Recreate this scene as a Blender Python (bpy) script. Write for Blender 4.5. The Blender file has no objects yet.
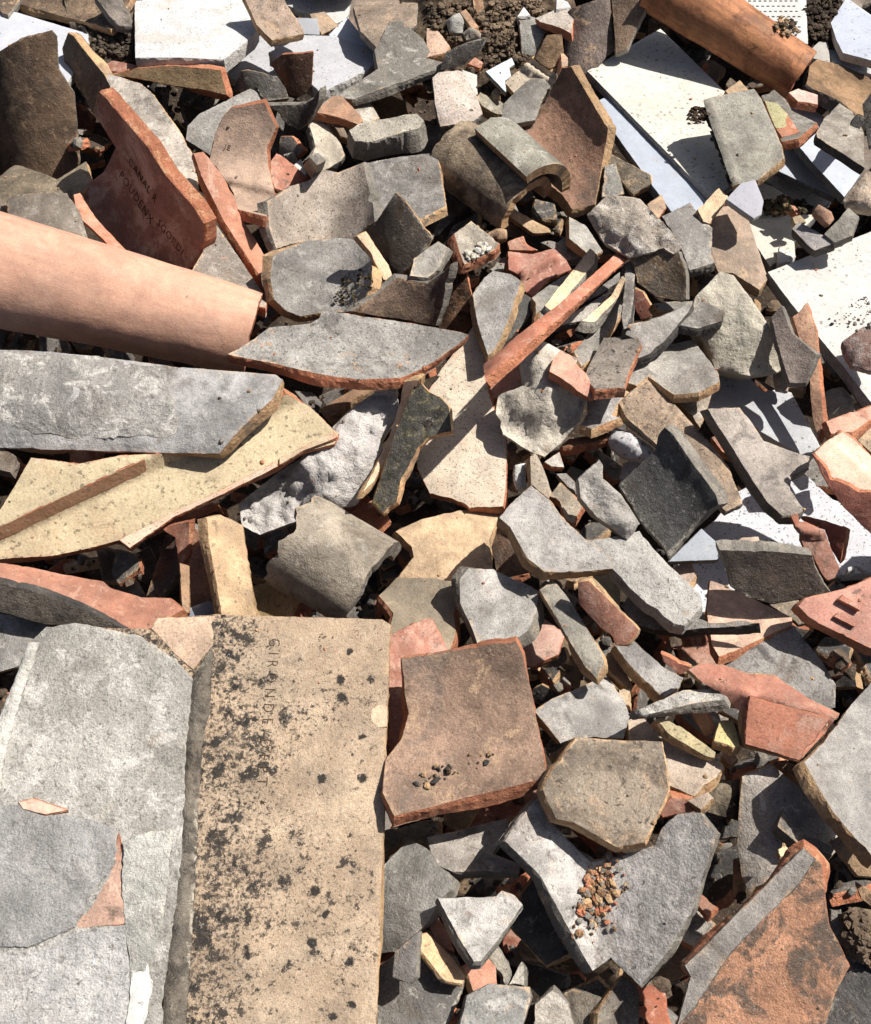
import bpy, math, random
import numpy as np
from mathutils import Vector, Matrix, noise
from mathutils.geometry import delaunay_2d_cdt

random.seed(7)
sc = bpy.context.scene
COL = sc.collection

# ------------------------------------------------------------------ camera
W, H = 871, 1024
PITCH, DIST, FOV = math.radians(58), 1.25, math.radians(44.6)
CAM = Vector((0, -DIST * math.cos(PITCH), DIST * math.sin(PITCH)))
cd = bpy.data.cameras.new('camera'); cam = bpy.data.objects.new('camera', cd); COL.objects.link(cam)
cam.location = CAM; cam.rotation_euler = (math.pi / 2 - PITCH, 0, 0)
cd.sensor_fit = 'VERTICAL'; cd.angle = FOV; cd.clip_start = 0.02; cd.clip_end = 200
sc.camera = cam

# ------------------------------------------------------------------ light
SUN_AZ, SUN_EL = math.radians(25), math.radians(54)      # azimuth from +x (picture right) towards +y (away)
w = bpy.data.worlds.new('World'); sc.world = w; w.use_nodes = True
nt = w.node_tree; nt.nodes.clear()
sky = nt.nodes.new('ShaderNodeTexSky'); sky.sky_type = 'NISHITA'; sky.sun_disc = False
sky.air_density = 0.8; sky.dust_density = 2.5; sky.ozone_density = 0.6
sky.sun_elevation = SUN_EL; sky.sun_rotation = math.pi / 2 - SUN_AZ
bg = nt.nodes.new('ShaderNodeBackground'); bg.inputs['Strength'].default_value = 0.05
wo = nt.nodes.new('ShaderNodeOutputWorld')
nt.links.new(sky.outputs[0], bg.inputs[0]); nt.links.new(bg.outputs[0], wo.inputs[0])
sd = bpy.data.lights.new('sun', 'SUN'); sd.energy = 5.0; sd.angle = math.radians(0.5); sd.color = (1, 0.955, 0.9)
sun = bpy.data.objects.new('sun', sd); COL.objects.link(sun)
SUNV = Vector((math.cos(SUN_EL) * math.cos(SUN_AZ), math.cos(SUN_EL) * math.sin(SUN_AZ), math.sin(SUN_EL)))
sun.rotation_euler = SUNV.to_track_quat('Z', 'Y').to_euler(); sun.location = SUNV * 5
sc.view_settings.view_transform = 'Standard'; sc.view_settings.look = 'None'
sc.view_settings.exposure = 0.66; sc.view_settings.gamma = 1.0; sc.view_settings.use_curve_mapping = False

# ------------------------------------------------------------------ colour + materials
def lin(c):
    return tuple(((x / 255) / 12.92 if x / 255 <= 0.04045 else (((x / 255) + 0.055) / 1.055) ** 2.4) for x in c)

class NB:
    def __init__(s, name):
        s.m = bpy.data.materials.new(name); s.m.use_nodes = True; s.t = s.m.node_tree; s.t.nodes.clear()
    def n(s, typ, **kw):
        x = s.t.nodes.new('ShaderNode' + typ)
        for k, v in kw.items():
            if k in x.inputs.keys(): s.set(x.inputs[k], v)
            else: setattr(x, k, v)
        return x
    def set(s, sock, v):
        if isinstance(v, bpy.types.NodeSocket): s.t.links.new(v, sock)
        else: sock.default_value = v
    def math(s, op, a, b=0.5, clamp=False):
        x = s.t.nodes.new('ShaderNodeMath'); x.operation = op; x.use_clamp = clamp
        s.set(x.inputs[0], a); s.set(x.inputs[1], b); return x.outputs[0]
    def mix(s, fac, a, b, mode='MIX'):
        x = s.t.nodes.new('ShaderNodeMix'); x.data_type = 'RGBA'; x.blend_type = mode
        s.set(x.inputs[0], fac)
        for sock, v in ((x.inputs[6], a), (x.inputs[7], b)):
            s.set(sock, v if isinstance(v, bpy.types.NodeSocket) or len(v) == 4 else tuple(v) + (1,))
        return x.outputs[2]
    def noise(s, vec, scale, detail=6, rough=0.6, dist=0.0):
        x = s.n('TexNoise', Scale=scale, Detail=detail, Roughness=rough, Distortion=dist); s.set(x.inputs['Vector'], vec); return x.outputs[0]
    def step(s, v, lo, hi, a=0.0, b=1.0):
        x = s.t.nodes.new('ShaderNodeMapRange'); x.interpolation_type = 'SMOOTHSTEP'
        s.set(x.inputs[0], v); x.inputs[1].default_value = lo; x.inputs[2].default_value = hi
        x.inputs[3].default_value = a; x.inputs[4].default_value = b; return x.outputs[0]

def make_mat(name, lo=0.72, hi=1.18, stains=(), speck=0.0, speck_scale=420, rim=None, rim_amt=0.55, bump=0.35, bscale=(140, 520),
             rough=0.82, streak=None, lichen=0.0, pits=0.0, base=None, grain=0.12, spec=0.25):
    b = NB(name)
    tc = b.n('TexCoord'); oi = b.n('ObjectInfo')
    off = b.math('MULTIPLY', oi.outputs['Random'], 37.0)
    cx = b.n('CombineXYZ'); b.set(cx.inputs[0], off); b.set(cx.inputs[1], b.math('MULTIPLY', off, 1.7)); b.set(cx.inputs[2], off)
    va = b.n('VectorMath', operation='ADD'); b.set(va.inputs[0], tc.outputs['Object']); b.set(va.inputs[1], cx.outputs[0]); P = va.outputs[0]
    vs = b.n('VectorMath', operation='SCALE'); b.set(vs.inputs[0], P); b.set(vs.inputs[3], b.math('ADD', b.math('MULTIPLY', b.math('FRACT', b.math('MULTIPLY', oi.outputs['Random'], 41.7)), 0.9), 0.55)); P0, P = P, vs.outputs[0]
    def own(k, lo_, hi_): return b.math('ADD', b.math('MULTIPLY', b.math('FRACT', b.math('MULTIPLY', oi.outputs['Random'], 13.37 * k + 5.1)), hi_ - lo_), lo_)
    base = oi.outputs['Color'] if base is None else tuple(lin(base)) + (1,)
    n1 = b.noise(P, 16, 9, 0.66, 0.4)
    f1 = b.math('MULTIPLY', b.step(n1, 0.34, 0.66, lo, hi), b.step(b.noise(P, 48, 6, 0.7), 0.32, 0.68, 0.5 + lo / 2, 1.08))
    c = b.mix(1.0, base, b.n('CombineColor', Red=f1, Green=f1, Blue=f1).outputs[0], 'MULTIPLY')
    k = 0
    for (col, scale, thr, soft, amt) in stains:
        k += 1
        vo = b.n('VectorMath', operation='ADD'); b.set(vo.inputs[0], P); vo.inputs[1].default_value = (k * 3.1, k * 5.3, k * 1.9)
        nn = b.noise(vo.outputs[0], scale, 10, 0.74, 0.5)
        c = b.mix(b.math('MULTIPLY', b.step(nn, thr - soft, thr + soft, 0, amt), own(k, 0.15, 1.35), True), c, lin(col))
    if streak:
        mp = b.n('Mapping'); b.set(mp.inputs[0], P); mp.inputs[3].default_value = (6, 90, 90)
        ns = b.noise(mp.outputs[0], 1.0, 6, 0.65)
        c = b.mix(b.step(ns, 0.42, 0.68, 0, streak[1]), c, lin(streak[0]))
    if lichen:                                            # crusts of black lichen, many sizes, thicker in the sheltered strip beside the rib
        sx = b.n('SeparateXYZ'); b.set(sx.inputs[0], tc.outputs['Object'])
        shel = b.step(sx.outputs[0], 0.07, 0.0, 0, 0.055)
        dens = b.math('ADD', b.math('MULTIPLY', b.math('SUBTRACT', b.noise(P, 7, 3, 0.6), 0.42), 0.26), shel)
        for sc_, thr, wd, am in ((46, 0.635, 0.02, 0.92), (110, 0.63, 0.02, 0.85), (300, 0.615, 0.03, 0.7)):
            nn = b.math('ADD', b.noise(P, sc_, 10, 0.72, 0.2), dens)
            c = b.mix(b.step(nn, thr - wd, thr + wd, 0, am * lichen), c, lin((46, 43, 40)))
        vor = b.n('TexVoronoi', Scale=44.0, Randomness=1.0); b.set(vor.inputs['Vector'], P)
        wob = b.math('ADD', vor.outputs['Distance'], b.math('MULTIPLY', b.math('SUBTRACT', b.noise(P, 330, 4, 0.7), 0.5), 0.34))
        sel = b.math('MULTIPLY', b.step(b.noise(P, 37, 1, 0.4), 0.52, 0.55), 0.95 * lichen)
        c = b.mix(b.math('MULTIPLY', b.step(wob, 0.24, 0.17), sel), c, lin((36, 34, 33)))
    g = b.noise(P, 900, 3, 0.75)
    fg = b.step(g, 0.25, 0.75, 1 - grain * 2, 1 + grain)
    c = b.mix(1.0, c, b.n('CombineColor', Red=fg, Green=fg, Blue=fg).outputs[0], 'MULTIPLY')
    if speck:
        ss = b.noise(P, speck_scale, 3, 0.6)
        c = b.mix(b.math('MULTIPLY', b.step(ss, 0.60, 0.655, 0, min(1, speck * 1.35)), own(7, 0.0, 1.2), True), c, lin((44, 40, 36)))
        s2 = b.n('VectorMath', operation='ADD'); b.set(s2.inputs[0], P); s2.inputs[1].default_value = (9, 4, 7)
        c = b.mix(b.step(b.noise(s2.outputs[0], speck_scale * .8, 3, 0.6), 0.635, 0.68, 0, speck * .6), c, lin((190, 180, 166)))
    if rim:
        at = b.n('Attribute', attribute_name='rim'); nr = b.noise(P, 150, 5, 0.75); nl = b.noise(P, 17, 2, 0.5)
        rf = b.math('MULTIPLY', b.math('MULTIPLY', b.step(at.outputs['Fac'], 0.3, 0.95), b.step(nl, 0.48, 0.60)), b.step(nr, 0.46, 0.58, 0, rim_amt))
        c = b.mix(rf, c, lin(rim))
    rv = b.math('ADD', b.math('MULTIPLY', oi.outputs['Random'], 0.4), 0.74)
    c = b.mix(1.0, c, b.n('CombineColor', Red=rv, Green=rv, Blue=rv).outputs[0], 'MULTIPLY')
    h = b.math('ADD', b.math('MULTIPLY', b.noise(P, bscale[0], 6, 0.65), 1.0), b.math('MULTIPLY', b.noise(P, bscale[1], 4, 0.7), 0.45))
    if pits:
        vp = b.n('TexVoronoi', Scale=150.0); b.set(vp.inputs['Vector'], P)
        pf = b.math('MULTIPLY', b.step(vp.outputs['Distance'], 0.26, 0.16), b.step(b.noise(P, 30, 3, 0.5), 0.48, 0.56))
        h = b.math('SUBTRACT', h, b.math('MULTIPLY', pf, pits))
        c = b.mix(b.math('MULTIPLY', pf, 0.65), c, lin((92, 86, 78)))
    bp = b.n('Bump', Strength=bump, Distance=0.004); b.set(bp.inputs['Height'], h)
    pr = b.n('BsdfPrincipled'); b.set(pr.inputs['Base Color'], c); b.set(pr.inputs['Normal'], bp.outputs[0])
    pr.inputs['Specular IOR Level'].default_value = spec
    b.set(pr.inputs['Roughness'], b.step(n1, 0.3, 0.7, rough - 0.1, min(1, rough + 0.1)))
    out = b.n('OutputMaterial'); b.t.links.new(pr.outputs[0], out.inputs[0])
    return b.m

TAN, ORG, PALE = (212, 178, 138), (205, 120, 82), (208, 198, 180)
FM = {
 'g': make_mat('weathered_grey_clay', 0.6, 1.22, [((104, 90, 76), 11, 0.57, 0.07, 0.5), ((204, 198, 188), 50, 0.58, 0.045, 0.5), ((84, 79, 74), 44, 0.575, 0.06, 0.5), ((176, 138, 106), 90, 0.635, 0.03, 0.6), ((66, 62, 58), 240, 0.60, 0.03, 0.6)], 0.5, rim=TAN, bump=0.6, grain=0.2),
 'd': make_mat('sooty_grey_clay', 0.62, 1.25, [((92, 74, 58), 18, 0.56, 0.06, 0.55), ((170, 164, 154), 70, 0.60, 0.03, 0.55), ((40, 37, 35), 60, 0.55, 0.06, 0.55)], 0.4, rim=PALE, bump=0.85, grain=0.2),
 'b': make_mat('brown_stained_clay', 0.55, 1.3, [((66, 54, 44), 14, 0.54, 0.08, 0.65), ((190, 160, 128), 60, 0.58, 0.04, 0.55), ((108, 102, 95), 20, 0.56, 0.05, 0.5), ((54, 47, 41), 200, 0.58, 0.03, 0.6)], 0.5, rim=TAN, bump=0.65, grain=0.2),
 't': make_mat('tan_clay', 0.66, 1.16, [((128, 120, 109), 14, 0.55, 0.07, 0.55), ((218, 186, 150), 50, 0.57, 0.04, 0.5), ((104, 92, 80), 120, 0.60, 0.03, 0.55)], 0.4, rim=TAN, rim_amt=0.3, bump=0.5, grain=0.16),
 'o': make_mat('fresh_terracotta', 0.72, 1.1, [((204, 176, 158), 14, 0.55, 0.06, 0.5), ((212, 176, 154), 60, 0.58, 0.04, 0.5), ((136, 84, 66), 20, 0.57, 0.06, 0.55), ((98, 84, 75), 70, 0.60, 0.03, 0.6)], 0.4, rim=(190, 112, 82), bump=0.35, rough=0.78, grain=0.14),
 'r': make_mat('stained_rusty_clay', 0.6, 1.15, [((96, 84, 74), 20, 0.53, 0.05, 0.7), ((222, 160, 112), 50, 0.57, 0.04, 0.55), ((60, 52, 46), 130, 0.57, 0.03, 0.65), ((150, 140, 128), 34, 0.60, 0.04, 0.55)], 0.6, 330, rim=TAN, bump=0.7, grain=0.2),
 'p': make_mat('pale_terracotta_barrel', 0.84, 1.1, [((166, 136, 120), 12, 0.55, 0.07, 0.5), ((104, 82, 68), 60, 0.65, 0.03, 0.55), ((226, 190, 164), 20, 0.57, 0.07, 0.5)], 0.25, rim=ORG, rim_amt=0.3, bump=0.22, streak=((150, 112, 94), 0.22), rough=0.72),
 'q': make_mat('brown_barrel_skin', 0.6, 1.2, [((88, 52, 34), 14, 0.54, 0.06, 0.7), ((176, 140, 84), 18, 0.59, 0.05, 0.5), ((58, 40, 30), 60, 0.60, 0.04, 0.6)], 0.25, rim=ORG, rim_amt=0.3, bump=0.25, streak=((92, 56, 38), 0.6), rough=0.62),
 'y': make_mat('cream_engobe', 0.8, 1.08, [((182, 148, 116), 12, 0.56, 0.07, 0.5), ((116, 102, 80), 80, 0.60, 0.03, 0.6)], 0.65, 330, rim=ORG, rim_amt=0.4, bump=0.35, grain=0.14),
 'w': make_mat('white_stone', 0.9, 1.02, [((168, 160, 146), 9, 0.56, 0.08, 0.4), ((176, 170, 158), 30, 0.57, 0.05, 0.5), ((104, 96, 86), 110, 0.65, 0.02, 0.65)], 0.55, 300, rim=(216, 212, 204), bump=0.3, pits=0.8, grain=0.1),
 'v': make_mat('bluish_ceramic', 0.94, 1.03, [((170, 168, 166), 30, 0.61, 0.05, 0.45), ((116, 108, 98), 140, 0.66, 0.02, 0.5)], 0.25, 300, rim=(216, 216, 214), bump=0.12, grain=0.06, rough=0.6),
 'm': make_mat('rough_mortar', 0.7, 1.18, [((216, 211, 202), 50, 0.55, 0.05, 0.5), ((128, 121, 112), 30, 0.57, 0.06, 0.5), ((192, 156, 122), 24, 0.64, 0.04, 0.5), ((86, 80, 74), 170, 0.60, 0.03, 0.6)], 0.5, 360, rim=PALE, bump=1.0, bscale=(90, 330), rough=0.92, grain=0.2),
 'k': make_mat('black_lichen_clay', 0.6, 1.3, [((128, 118, 84), 110, 0.58, 0.04, 0.6), ((26, 25, 22), 50, 0.54, 0.05, 0.75)], 0.5, rim=(178, 160, 90), bump=1.0),
 'l': make_mat('lichen_spotted_clay', 0.8, 1.1, [((150, 124, 98), 10, 0.50, 0.08, 0.75), ((122, 110, 97), 26, 0.545, 0.05, 0.75), ((98, 88, 78), 80, 0.57, 0.04, 0.6)], 0.7, 330, rim=TAN, lichen=1.0, bump=0.5, grain=0.2),
 's': make_mat('soil', 0.45, 1.25, [((140, 120, 98), 90, 0.61, 0.04, 0.6), ((34, 27, 21), 50, 0.51, 0.06, 0.7)], 0.4, 300, bump=1.0, bscale=(120, 420), rough=0.97),
}
EM = {
 't': make_mat('edge_tan', 0.62, 1.15, [((168, 120, 88), 50, 0.55, 0.06, 0.65), ((112, 104, 94), 40, 0.55, 0.05, 0.75), ((90, 82, 72), 120, 0.58, 0.04, 0.6)], 0.3, base=(206, 170, 128), bump=0.8, bscale=(220, 700)),
 'o': make_mat('edge_terracotta', 0.7, 1.15, [((214, 168, 130), 60, 0.56, 0.06, 0.6), ((116, 72, 54), 80, 0.60, 0.05, 0.5)], 0.3, base=(190, 124, 92), bump=0.9, bscale=(220, 700)),
 'g': make_mat('edge_grey', 0.65, 1.2, [((186, 170, 144), 60, 0.60, 0.06, 0.6), ((70, 66, 62), 70, 0.58, 0.05, 0.6)], 0.4, base=(138, 132, 122), bump=0.8, bscale=(220, 700)),
 'd': make_mat('edge_dark', 0.6, 1.3, [((140, 132, 118), 60, 0.62, 0.05, 0.6)], 0.3, base=(78, 74, 70), bump=0.8, bscale=(220, 700)),
 'w': make_mat('edge_stone', 0.8, 1.1, [((150, 146, 140), 60, 0.58, 0.06, 0.6)], 0.3, base=(206, 202, 194), bump=0.6, bscale=(220, 700)),
 'x': make_mat('edge_slab', 0.7, 1.15, [((92, 88, 84), 60, 0.56, 0.05, 0.6), ((186, 182, 174), 90, 0.60, 0.04, 0.6)], 0.4, base=(140, 138, 136), bump=0.6, bscale=(220, 700)),
 's': FM['s'], 'm': FM['m'],
}

# ------------------------------------------------------------------ tracing helpers
S3, S5 = 300 / 871, 150 / 871
REG = {'Z': (0, 0, 1), 'A': (0, 0, S3), 'B': (290, 0, S3), 'C': (571, 0, S3), 'D': (0, 200, S3), 'E': (290, 220, S3), 'F': (571, 220, S3), 'G': (0, 400, S3),
       'H': (290, 440, S3), 'I': (571, 440, S3), 'J': (0, 600, 400 / 871), 'K': (350, 620, 270 / 871), 'L': (601, 640, 270 / 871), 'M': (350, 790, 270 / 871),
       'N': (601, 790, 270 / 871), 'a': (430, 200, S5), 'b': (560, 230, S5), 'c': (560, 330, S5), 'd': (500, 420, S5), 'e': (430, 0, S5), 'f': (721, 90, S5),
       'g': (721, 180, S5), 'h': (230, 60, S5), 'i': (580, 560, S5), 'j': (640, 640, S5), 'k': (721, 380, S5), 'l': (721, 500, S5), 'm': (420, 880, S5),
       'n': (0, 0, S5), 'o': (721, 0, S5), 'p': (60, 510, 260 / 871), 'q': (280, 340, S3)}
def px(s):
    out, r = [], REG['Z']
    for tok in s.split():
        if tok in REG: r = REG[tok]; continue
        x, y = tok.split(','); out.append((r[0] + float(x) * r[2], r[1] + float(y) * r[2]))
    return np.array(out)
FPX = H / 2 / math.tan(FOV / 2)
R_ = np.array((1.0, 0, 0)); U_ = np.array((0, math.sin(PITCH), math.cos(PITCH))); F_ = np.array((0, math.cos(PITCH), -math.sin(PITCH)))
CAMN = np.array(CAM)
def rays(p):
    p = np.atleast_2d(p)
    d = np.outer((p[:, 0] - W / 2) / FPX, R_) - np.outer((p[:, 1] - H / 2) / FPX, U_) + F_
    return d / np.linalg.norm(d, axis=1)[:, None]
def to_px(P):
    q = P - CAMN; z = q @ F_
    return np.stack([W / 2 + FPX * (q @ R_) / z, H / 2 - FPX * (q @ U_) / z], 1)

Q = 4
ZW, ZH = W // Q + 1, H // Q + 1
ZB = np.full((ZH, ZW), 1e9); IDB = np.zeros((ZH, ZW), int)
def commit(z, i):
    m = z < ZB; ZB[m] = z[m]; IDB[m] = i
def splat(P):
    q = to_px(P); d = np.linalg.norm(P - CAMN, axis=1)
    ix = np.floor(q[:, 0] / Q).astype(int); iy = np.floor(q[:, 1] / Q).astype(int)
    ok = (ix >= 0) & (ix < ZW) & (iy >= 0) & (iy < ZH)
    z = np.full((ZH, ZW), 1e9); np.minimum.at(z, (iy[ok], ix[ok]), d[ok]); return z

# ------------------------------------------------------------------ surface of one piece
class Frame:
    def __init__(s, anchor, dist, tilt, dirn, ax):
        d = rays(anchor)[0]; s.A = CAMN + d * dist
        a, t = math.radians(dirn), math.radians(tilt)
        s.n = np.array((math.sin(t) * math.cos(a), math.sin(t) * math.sin(a), math.cos(t)))
        q = np.array(anchor) + 20 * np.array((math.cos(math.radians(ax)), -math.sin(math.radians(ax))))
        d2 = rays(q)[0]; den = d2 @ s.n
        B = CAMN + d2 * ((s.A - CAMN) @ s.n) / (den if abs(den) > 1e-3 else -1e-3)
        u = B - s.A; u -= s.n * (u @ s.n); s.u = u / np.linalg.norm(u); s.v = np.cross(s.n, s.u)
        s.M = np.stack([s.u, s.v, s.n], 1)
        s.curve = None; s.terms = []
    def matrix(s):
        m = Matrix.Identity(4)
        for i in range(3):
            for j in range(3): m[i][j] = s.M[i, j]
            m[i][3] = s.A[i]
        return m
    def f(s, u, v):
        z = np.zeros_like(u)
        if s.curve:
            R = abs(s.curve); vv = np.clip(v, -.93 * R, .93 * R)
            c = R - np.sqrt(R * R - vv * vv) + np.maximum(np.abs(v) - .93 * R, 0) * 2.2
            z = z - c if s.curve > 0 else z + c
        for (p1, p2, h, wd, kind) in s.terms:
            e = p2 - p1; L = np.linalg.norm(e); e = e / L
            du, dv = u - p1[0], v - p1[1]
            across = -du * e[1] + dv * e[0]; along = du * e[0] + dv * e[1]
            if kind == 'step':
                x = np.clip(across / wd + .5, 0, 1); z = z + h * x
            elif kind == 'fold':
                z = z + h * 1000 * (np.sqrt(across * across + 4e-5) - .0063)
            else:
                x = np.clip((wd - np.abs(across)) / (wd * .5), 0, 1) * np.clip((along + .004) / .006, 0, 1) * np.clip((L + .004 - along) / .006, 0, 1)
                z = z + h * (x * x * (3 - 2 * x))
        return z
    def un(s, p, flat=False):
        d = rays(p) @ s.M; o = (CAMN - s.A) @ s.M
        dz = np.where(np.abs(d[:, 2]) < .06, -.06, d[:, 2]); t0 = np.clip(-o[2] / dz, .4, 3.5)
        if flat or (not s.curve and not s.terms): t = t0
        else:
            ts = t0[:, None] + np.linspace(-.12, .16, 281)[None, :]
            g = o[2] + ts * d[:, 2:3] - s.f(o[0] + ts * d[:, 0:1], o[1] + ts * d[:, 1:2])
            neg = g <= 0; first = np.argmax(neg, 1); has = neg.any(1)
            first = np.where(has, np.maximum(first, 1), np.argmin(np.abs(g), 1).clip(1))
            r = np.arange(len(ts)); g0, g1 = g[r, first - 1], g[r, first]
            k = np.where(has, np.clip(g0 / np.where(np.abs(g0 - g1) < 1e-9, 1e-9, g0 - g1), 0, 1), 1.0)
            t = ts[r, first - 1] + k * (ts[r, first] - ts[r, first - 1])
        return np.stack([o[0] + t * d[:, 0], o[1] + t * d[:, 1]], 1)

def densify(P, step):
    out = []
    for a, b in zip(P, np.roll(P, -1, 0)):
        n = max(1, int(math.ceil(np.linalg.norm(b - a) / step)))
        for i in range(n): out.append(a + (b - a) * i / n)
    return np.array(out)
def area2(P): return float(np.sum(P[:, 0] * np.roll(P[:, 1], -1) - np.roll(P[:, 0], -1) * P[:, 1]))
def outn(P):
    e = np.roll(P, -1, 0) - np.roll(P, 1, 0); m = np.stack([e[:, 1], -e[:, 0]], 1)
    return m / np.maximum(np.linalg.norm(m, axis=1), 1e-9)[:, None]
def bdist(P, poly):
    best = np.full(len(P), 1e9)
    for a, b in zip(poly, np.roll(poly, -1, 0)):
        e = b - a; L2 = e @ e + 1e-12; t = np.clip(((P - a) @ e) / L2, 0, 1)
        best = np.minimum(best, np.linalg.norm(P - a - t[:, None] * e, axis=1))
    return best
def inside(P, poly):
    r = np.zeros(len(P), bool)
    for a, b in zip(poly, np.roll(poly, -1, 0)):
        c = (a[1] > P[:, 1]) != (b[1] > P[:, 1])
        if not c.any(): continue
        x = a[0] + (P[:, 1] - a[1]) / (b[1] - a[1] + 1e-15) * (b[0] - a[0]); r ^= c & (P[:, 0] < x)
    return r
def nz(x, y, z): return noise.noise(Vector((x, y, z)))

def solid(fr, poly, seed, t, sp=.0045, jit=.0012, rough=.0009, dome=0.0, facet=0.0, bev=.0008, taper=0.0, chips=0, fine=False, flare=0.0):
    """closed slab following fr.f over the outline poly (uv metres): verts (local), faces, material index, smooth flags, rim values"""
    if area2(poly) < 0: poly = poly[::-1]
    big = math.sqrt(abs(area2(poly)) / 2)
    sp = max(sp, min(.0075, big / 34)); so = seed * 7.31
    if fine: sp = .0034
    P = densify(poly, sp); m = outn(P); rs = np.random.RandomState(seed % 99991)
    if chips:                                             # conchoidal bites out of the rim
        for _ in range(chips):
            c = P[rs.randint(len(P))]; r = .002 + .005 * rs.rand(); dd = np.linalg.norm(P - c, axis=1)
            P = P - m * (np.clip(1 - (dd / r) ** 2, 0, 1) * r * (.12 + .22 * rs.rand()))[:, None]
    off = np.array([nz(p[0] * 45, p[1] * 45, so) * .9 + nz(p[0] * 260, p[1] * 260, so + 9) * .8 for p in P]) * jit
    P = P + m * off[:, None]
    lo, hi = P.min(0), P.max(0); g = sp * 1.15
    gx, gy = np.meshgrid(np.arange(lo[0], hi[0], g), np.arange(lo[1], hi[1], g * .9))
    gx = gx + (np.arange(gx.shape[0]) % 2)[:, None] * g * .5
    G = np.stack([gx.ravel(), gy.ravel()], 1)
    G = G + (rs.rand(*G.shape) - .5) * g * .5
    G = G[inside(G, P)]
    if len(G): G = G[bdist(G, P) > .55 * g]
    allp = np.vstack([P, G]) if len(G) else P
    nP = len(P)
    vv, _, ff, _, _, _ = delaunay_2d_cdt([Vector(p) for p in allp], [(i, (i + 1) % nP) for i in range(nP)], [], 1, 1e-6)
    V = np.array([(a.x, a.y) for a in vv]); F = np.array([tuple(f)[:3] for f in ff], int)
    if len(F) == 0: return None
    a, b_, c = V[F[:, 0]], V[F[:, 1]], V[F[:, 2]]
    ar = (b_[:, 0] - a[:, 0]) * (c[:, 1] - a[:, 1]) - (b_[:, 1] - a[:, 1]) * (c[:, 0] - a[:, 0])
    F[ar < 0] = F[ar < 0][:, ::-1]
    edges = {}
    for f in F:
        for i in range(3): edges[(f[i], f[(i + 1) % 3])] = 1
    nxt = {}
    for (i, j) in edges:
        if (j, i) not in edges: nxt[i] = j
    u, v = V[:, 0], V[:, 1]
    z = fr.f(u, v); e = 1e-4
    fu, fv = (fr.f(u + e, v) - z) / e, (fr.f(u, v + e) - z) / e
    N = np.stack([-fu, -fv, np.ones_like(u)], 1); N /= np.linalg.norm(N, axis=1)[:, None]
    isb = np.zeros(len(V), bool); isb[list(nxt.keys())] = True
    nn = np.array([nz(x * 22, y * 22, so + 3) * 1.5 + nz(x * 75, y * 75, so + 5) * .8 + nz(x * 240, y * 240, so + 6) * .35 for x, y in V]) * rough
    zt = z + nn
    if dome:
        D = bdist(V, P); dm = max(D.max(), 1e-4)
        if facet:                                         # broken stone: a handful of cut planes, then crumbly relief
            cen = V.mean(0); ext = np.abs(V - cen).max(); hh = np.full(len(V), dome)
            for _ in range(6):
                a_ = rs.rand() * 6.283; sl_ = .25 + .7 * rs.rand(); dd = (V - cen) @ np.array((math.cos(a_), math.sin(a_)))
                hh = np.minimum(hh, dome * (.75 + .35 * rs.rand()) - (dd - ext * (.05 + .35 * rs.rand())) * sl_)
            hh = np.minimum(hh, D * 2.2)
            fx = np.array([noise.fractal(Vector((x * 70, y * 70, so)), .75, 2.1, 5) * .9 - abs(nz(x * 38, y * 38, so + 2)) * 1.5 - abs(nz(x * 110, y * 110, so + 4)) * .8 + (noise.cell(Vector((x * 75 + nz(x * 90, y * 90, so), y * 75, so))) - .5) * .2 + nz(x * 300, y * 300, so + 8) * .3 for x, y in V])
            zt = zt + np.maximum(hh, 0) + fx * facet * np.clip(D / .004, 0, 1)
        else:
            k = np.clip(D / (dm * .75), 0, 1); zt = zt + dome * (1 - (1 - k) ** 2)
    zt = zt - np.where(isb, bev * .6, 0)
    top = np.stack([u, v, zt], 1)
    bot = np.stack([u, v, z], 1) - N * t
    if taper or dome:
        cen = V.mean(0); s_ = 1 - (taper or .12); bot[:, :2] = cen + (bot[:, :2] - cen) * s_
    verts = [top]; n = len(V); faces = [tuple(f) for f in F]; mi = [0] * len(F); sm = [True] * len(F)
    loops, seen = [], set()
    for st in list(nxt):
        if st in seen: continue
        L, i = [], st
        while i not in seen and i in nxt: seen.add(i); L.append(i); i = nxt[i]
        if len(L) > 2: loops.append(L)
    base = n
    for L in loops:
        L = np.array(L); pb = V[L]; mo = outn(pb)
        sl = fu[L] * mo[:, 0] + fv[L] * mo[:, 1]
        O = np.stack([mo[:, 0], mo[:, 1], sl], 1); O /= np.linalg.norm(O, axis=1)[:, None]
        rr = np.array([[nz(p[0] * 130, p[1] * 130, so + 20 + k) + .6 * nz(p[0] * 380, p[1] * 380, so + 30 + k) for k in range(3)] for p in pb])
        q = top[L]; depth = t if not dome else None
        if dome: bb = bot[L]
        else:                                             # fracture faces slope outwards here and there
            fl = np.array([np.clip(.25 + 1.7 * nz(p[0] * 16, p[1] * 16, so + 50), -.12, 1.1) for p in pb]); bb = bot[L] + O * (flare * t * fl)[:, None]
        bv = bev * np.clip(1.1 + 1.9 * rr[:, 2:3] * (2 if not dome else 1), .15, 3.2)
        ring = [q, q + O * bv * .6 - N[L] * bv * 1.3,
                q * .62 + bb * .38 + O * (jit * .9 * rr[:, :1] + bev), q * .3 + bb * .7 + O * (jit * .9 * rr[:, 1:2] + bev * .5), bb + O * (jit * .5 * rr[:, 2:3])]
        k = len(L)
        for r in ring: verts.append(r)
        for ri in range(4):
            for i in range(k):
                j = (i + 1) % k; o0 = base + ri * k; o1 = o0 + k
                faces.append((o0 + i, o1 + i, o1 + j, o0 + j)); mi.append(1 if not dome else 0); sm.append(bool(dome))
        base += 5 * k
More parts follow.
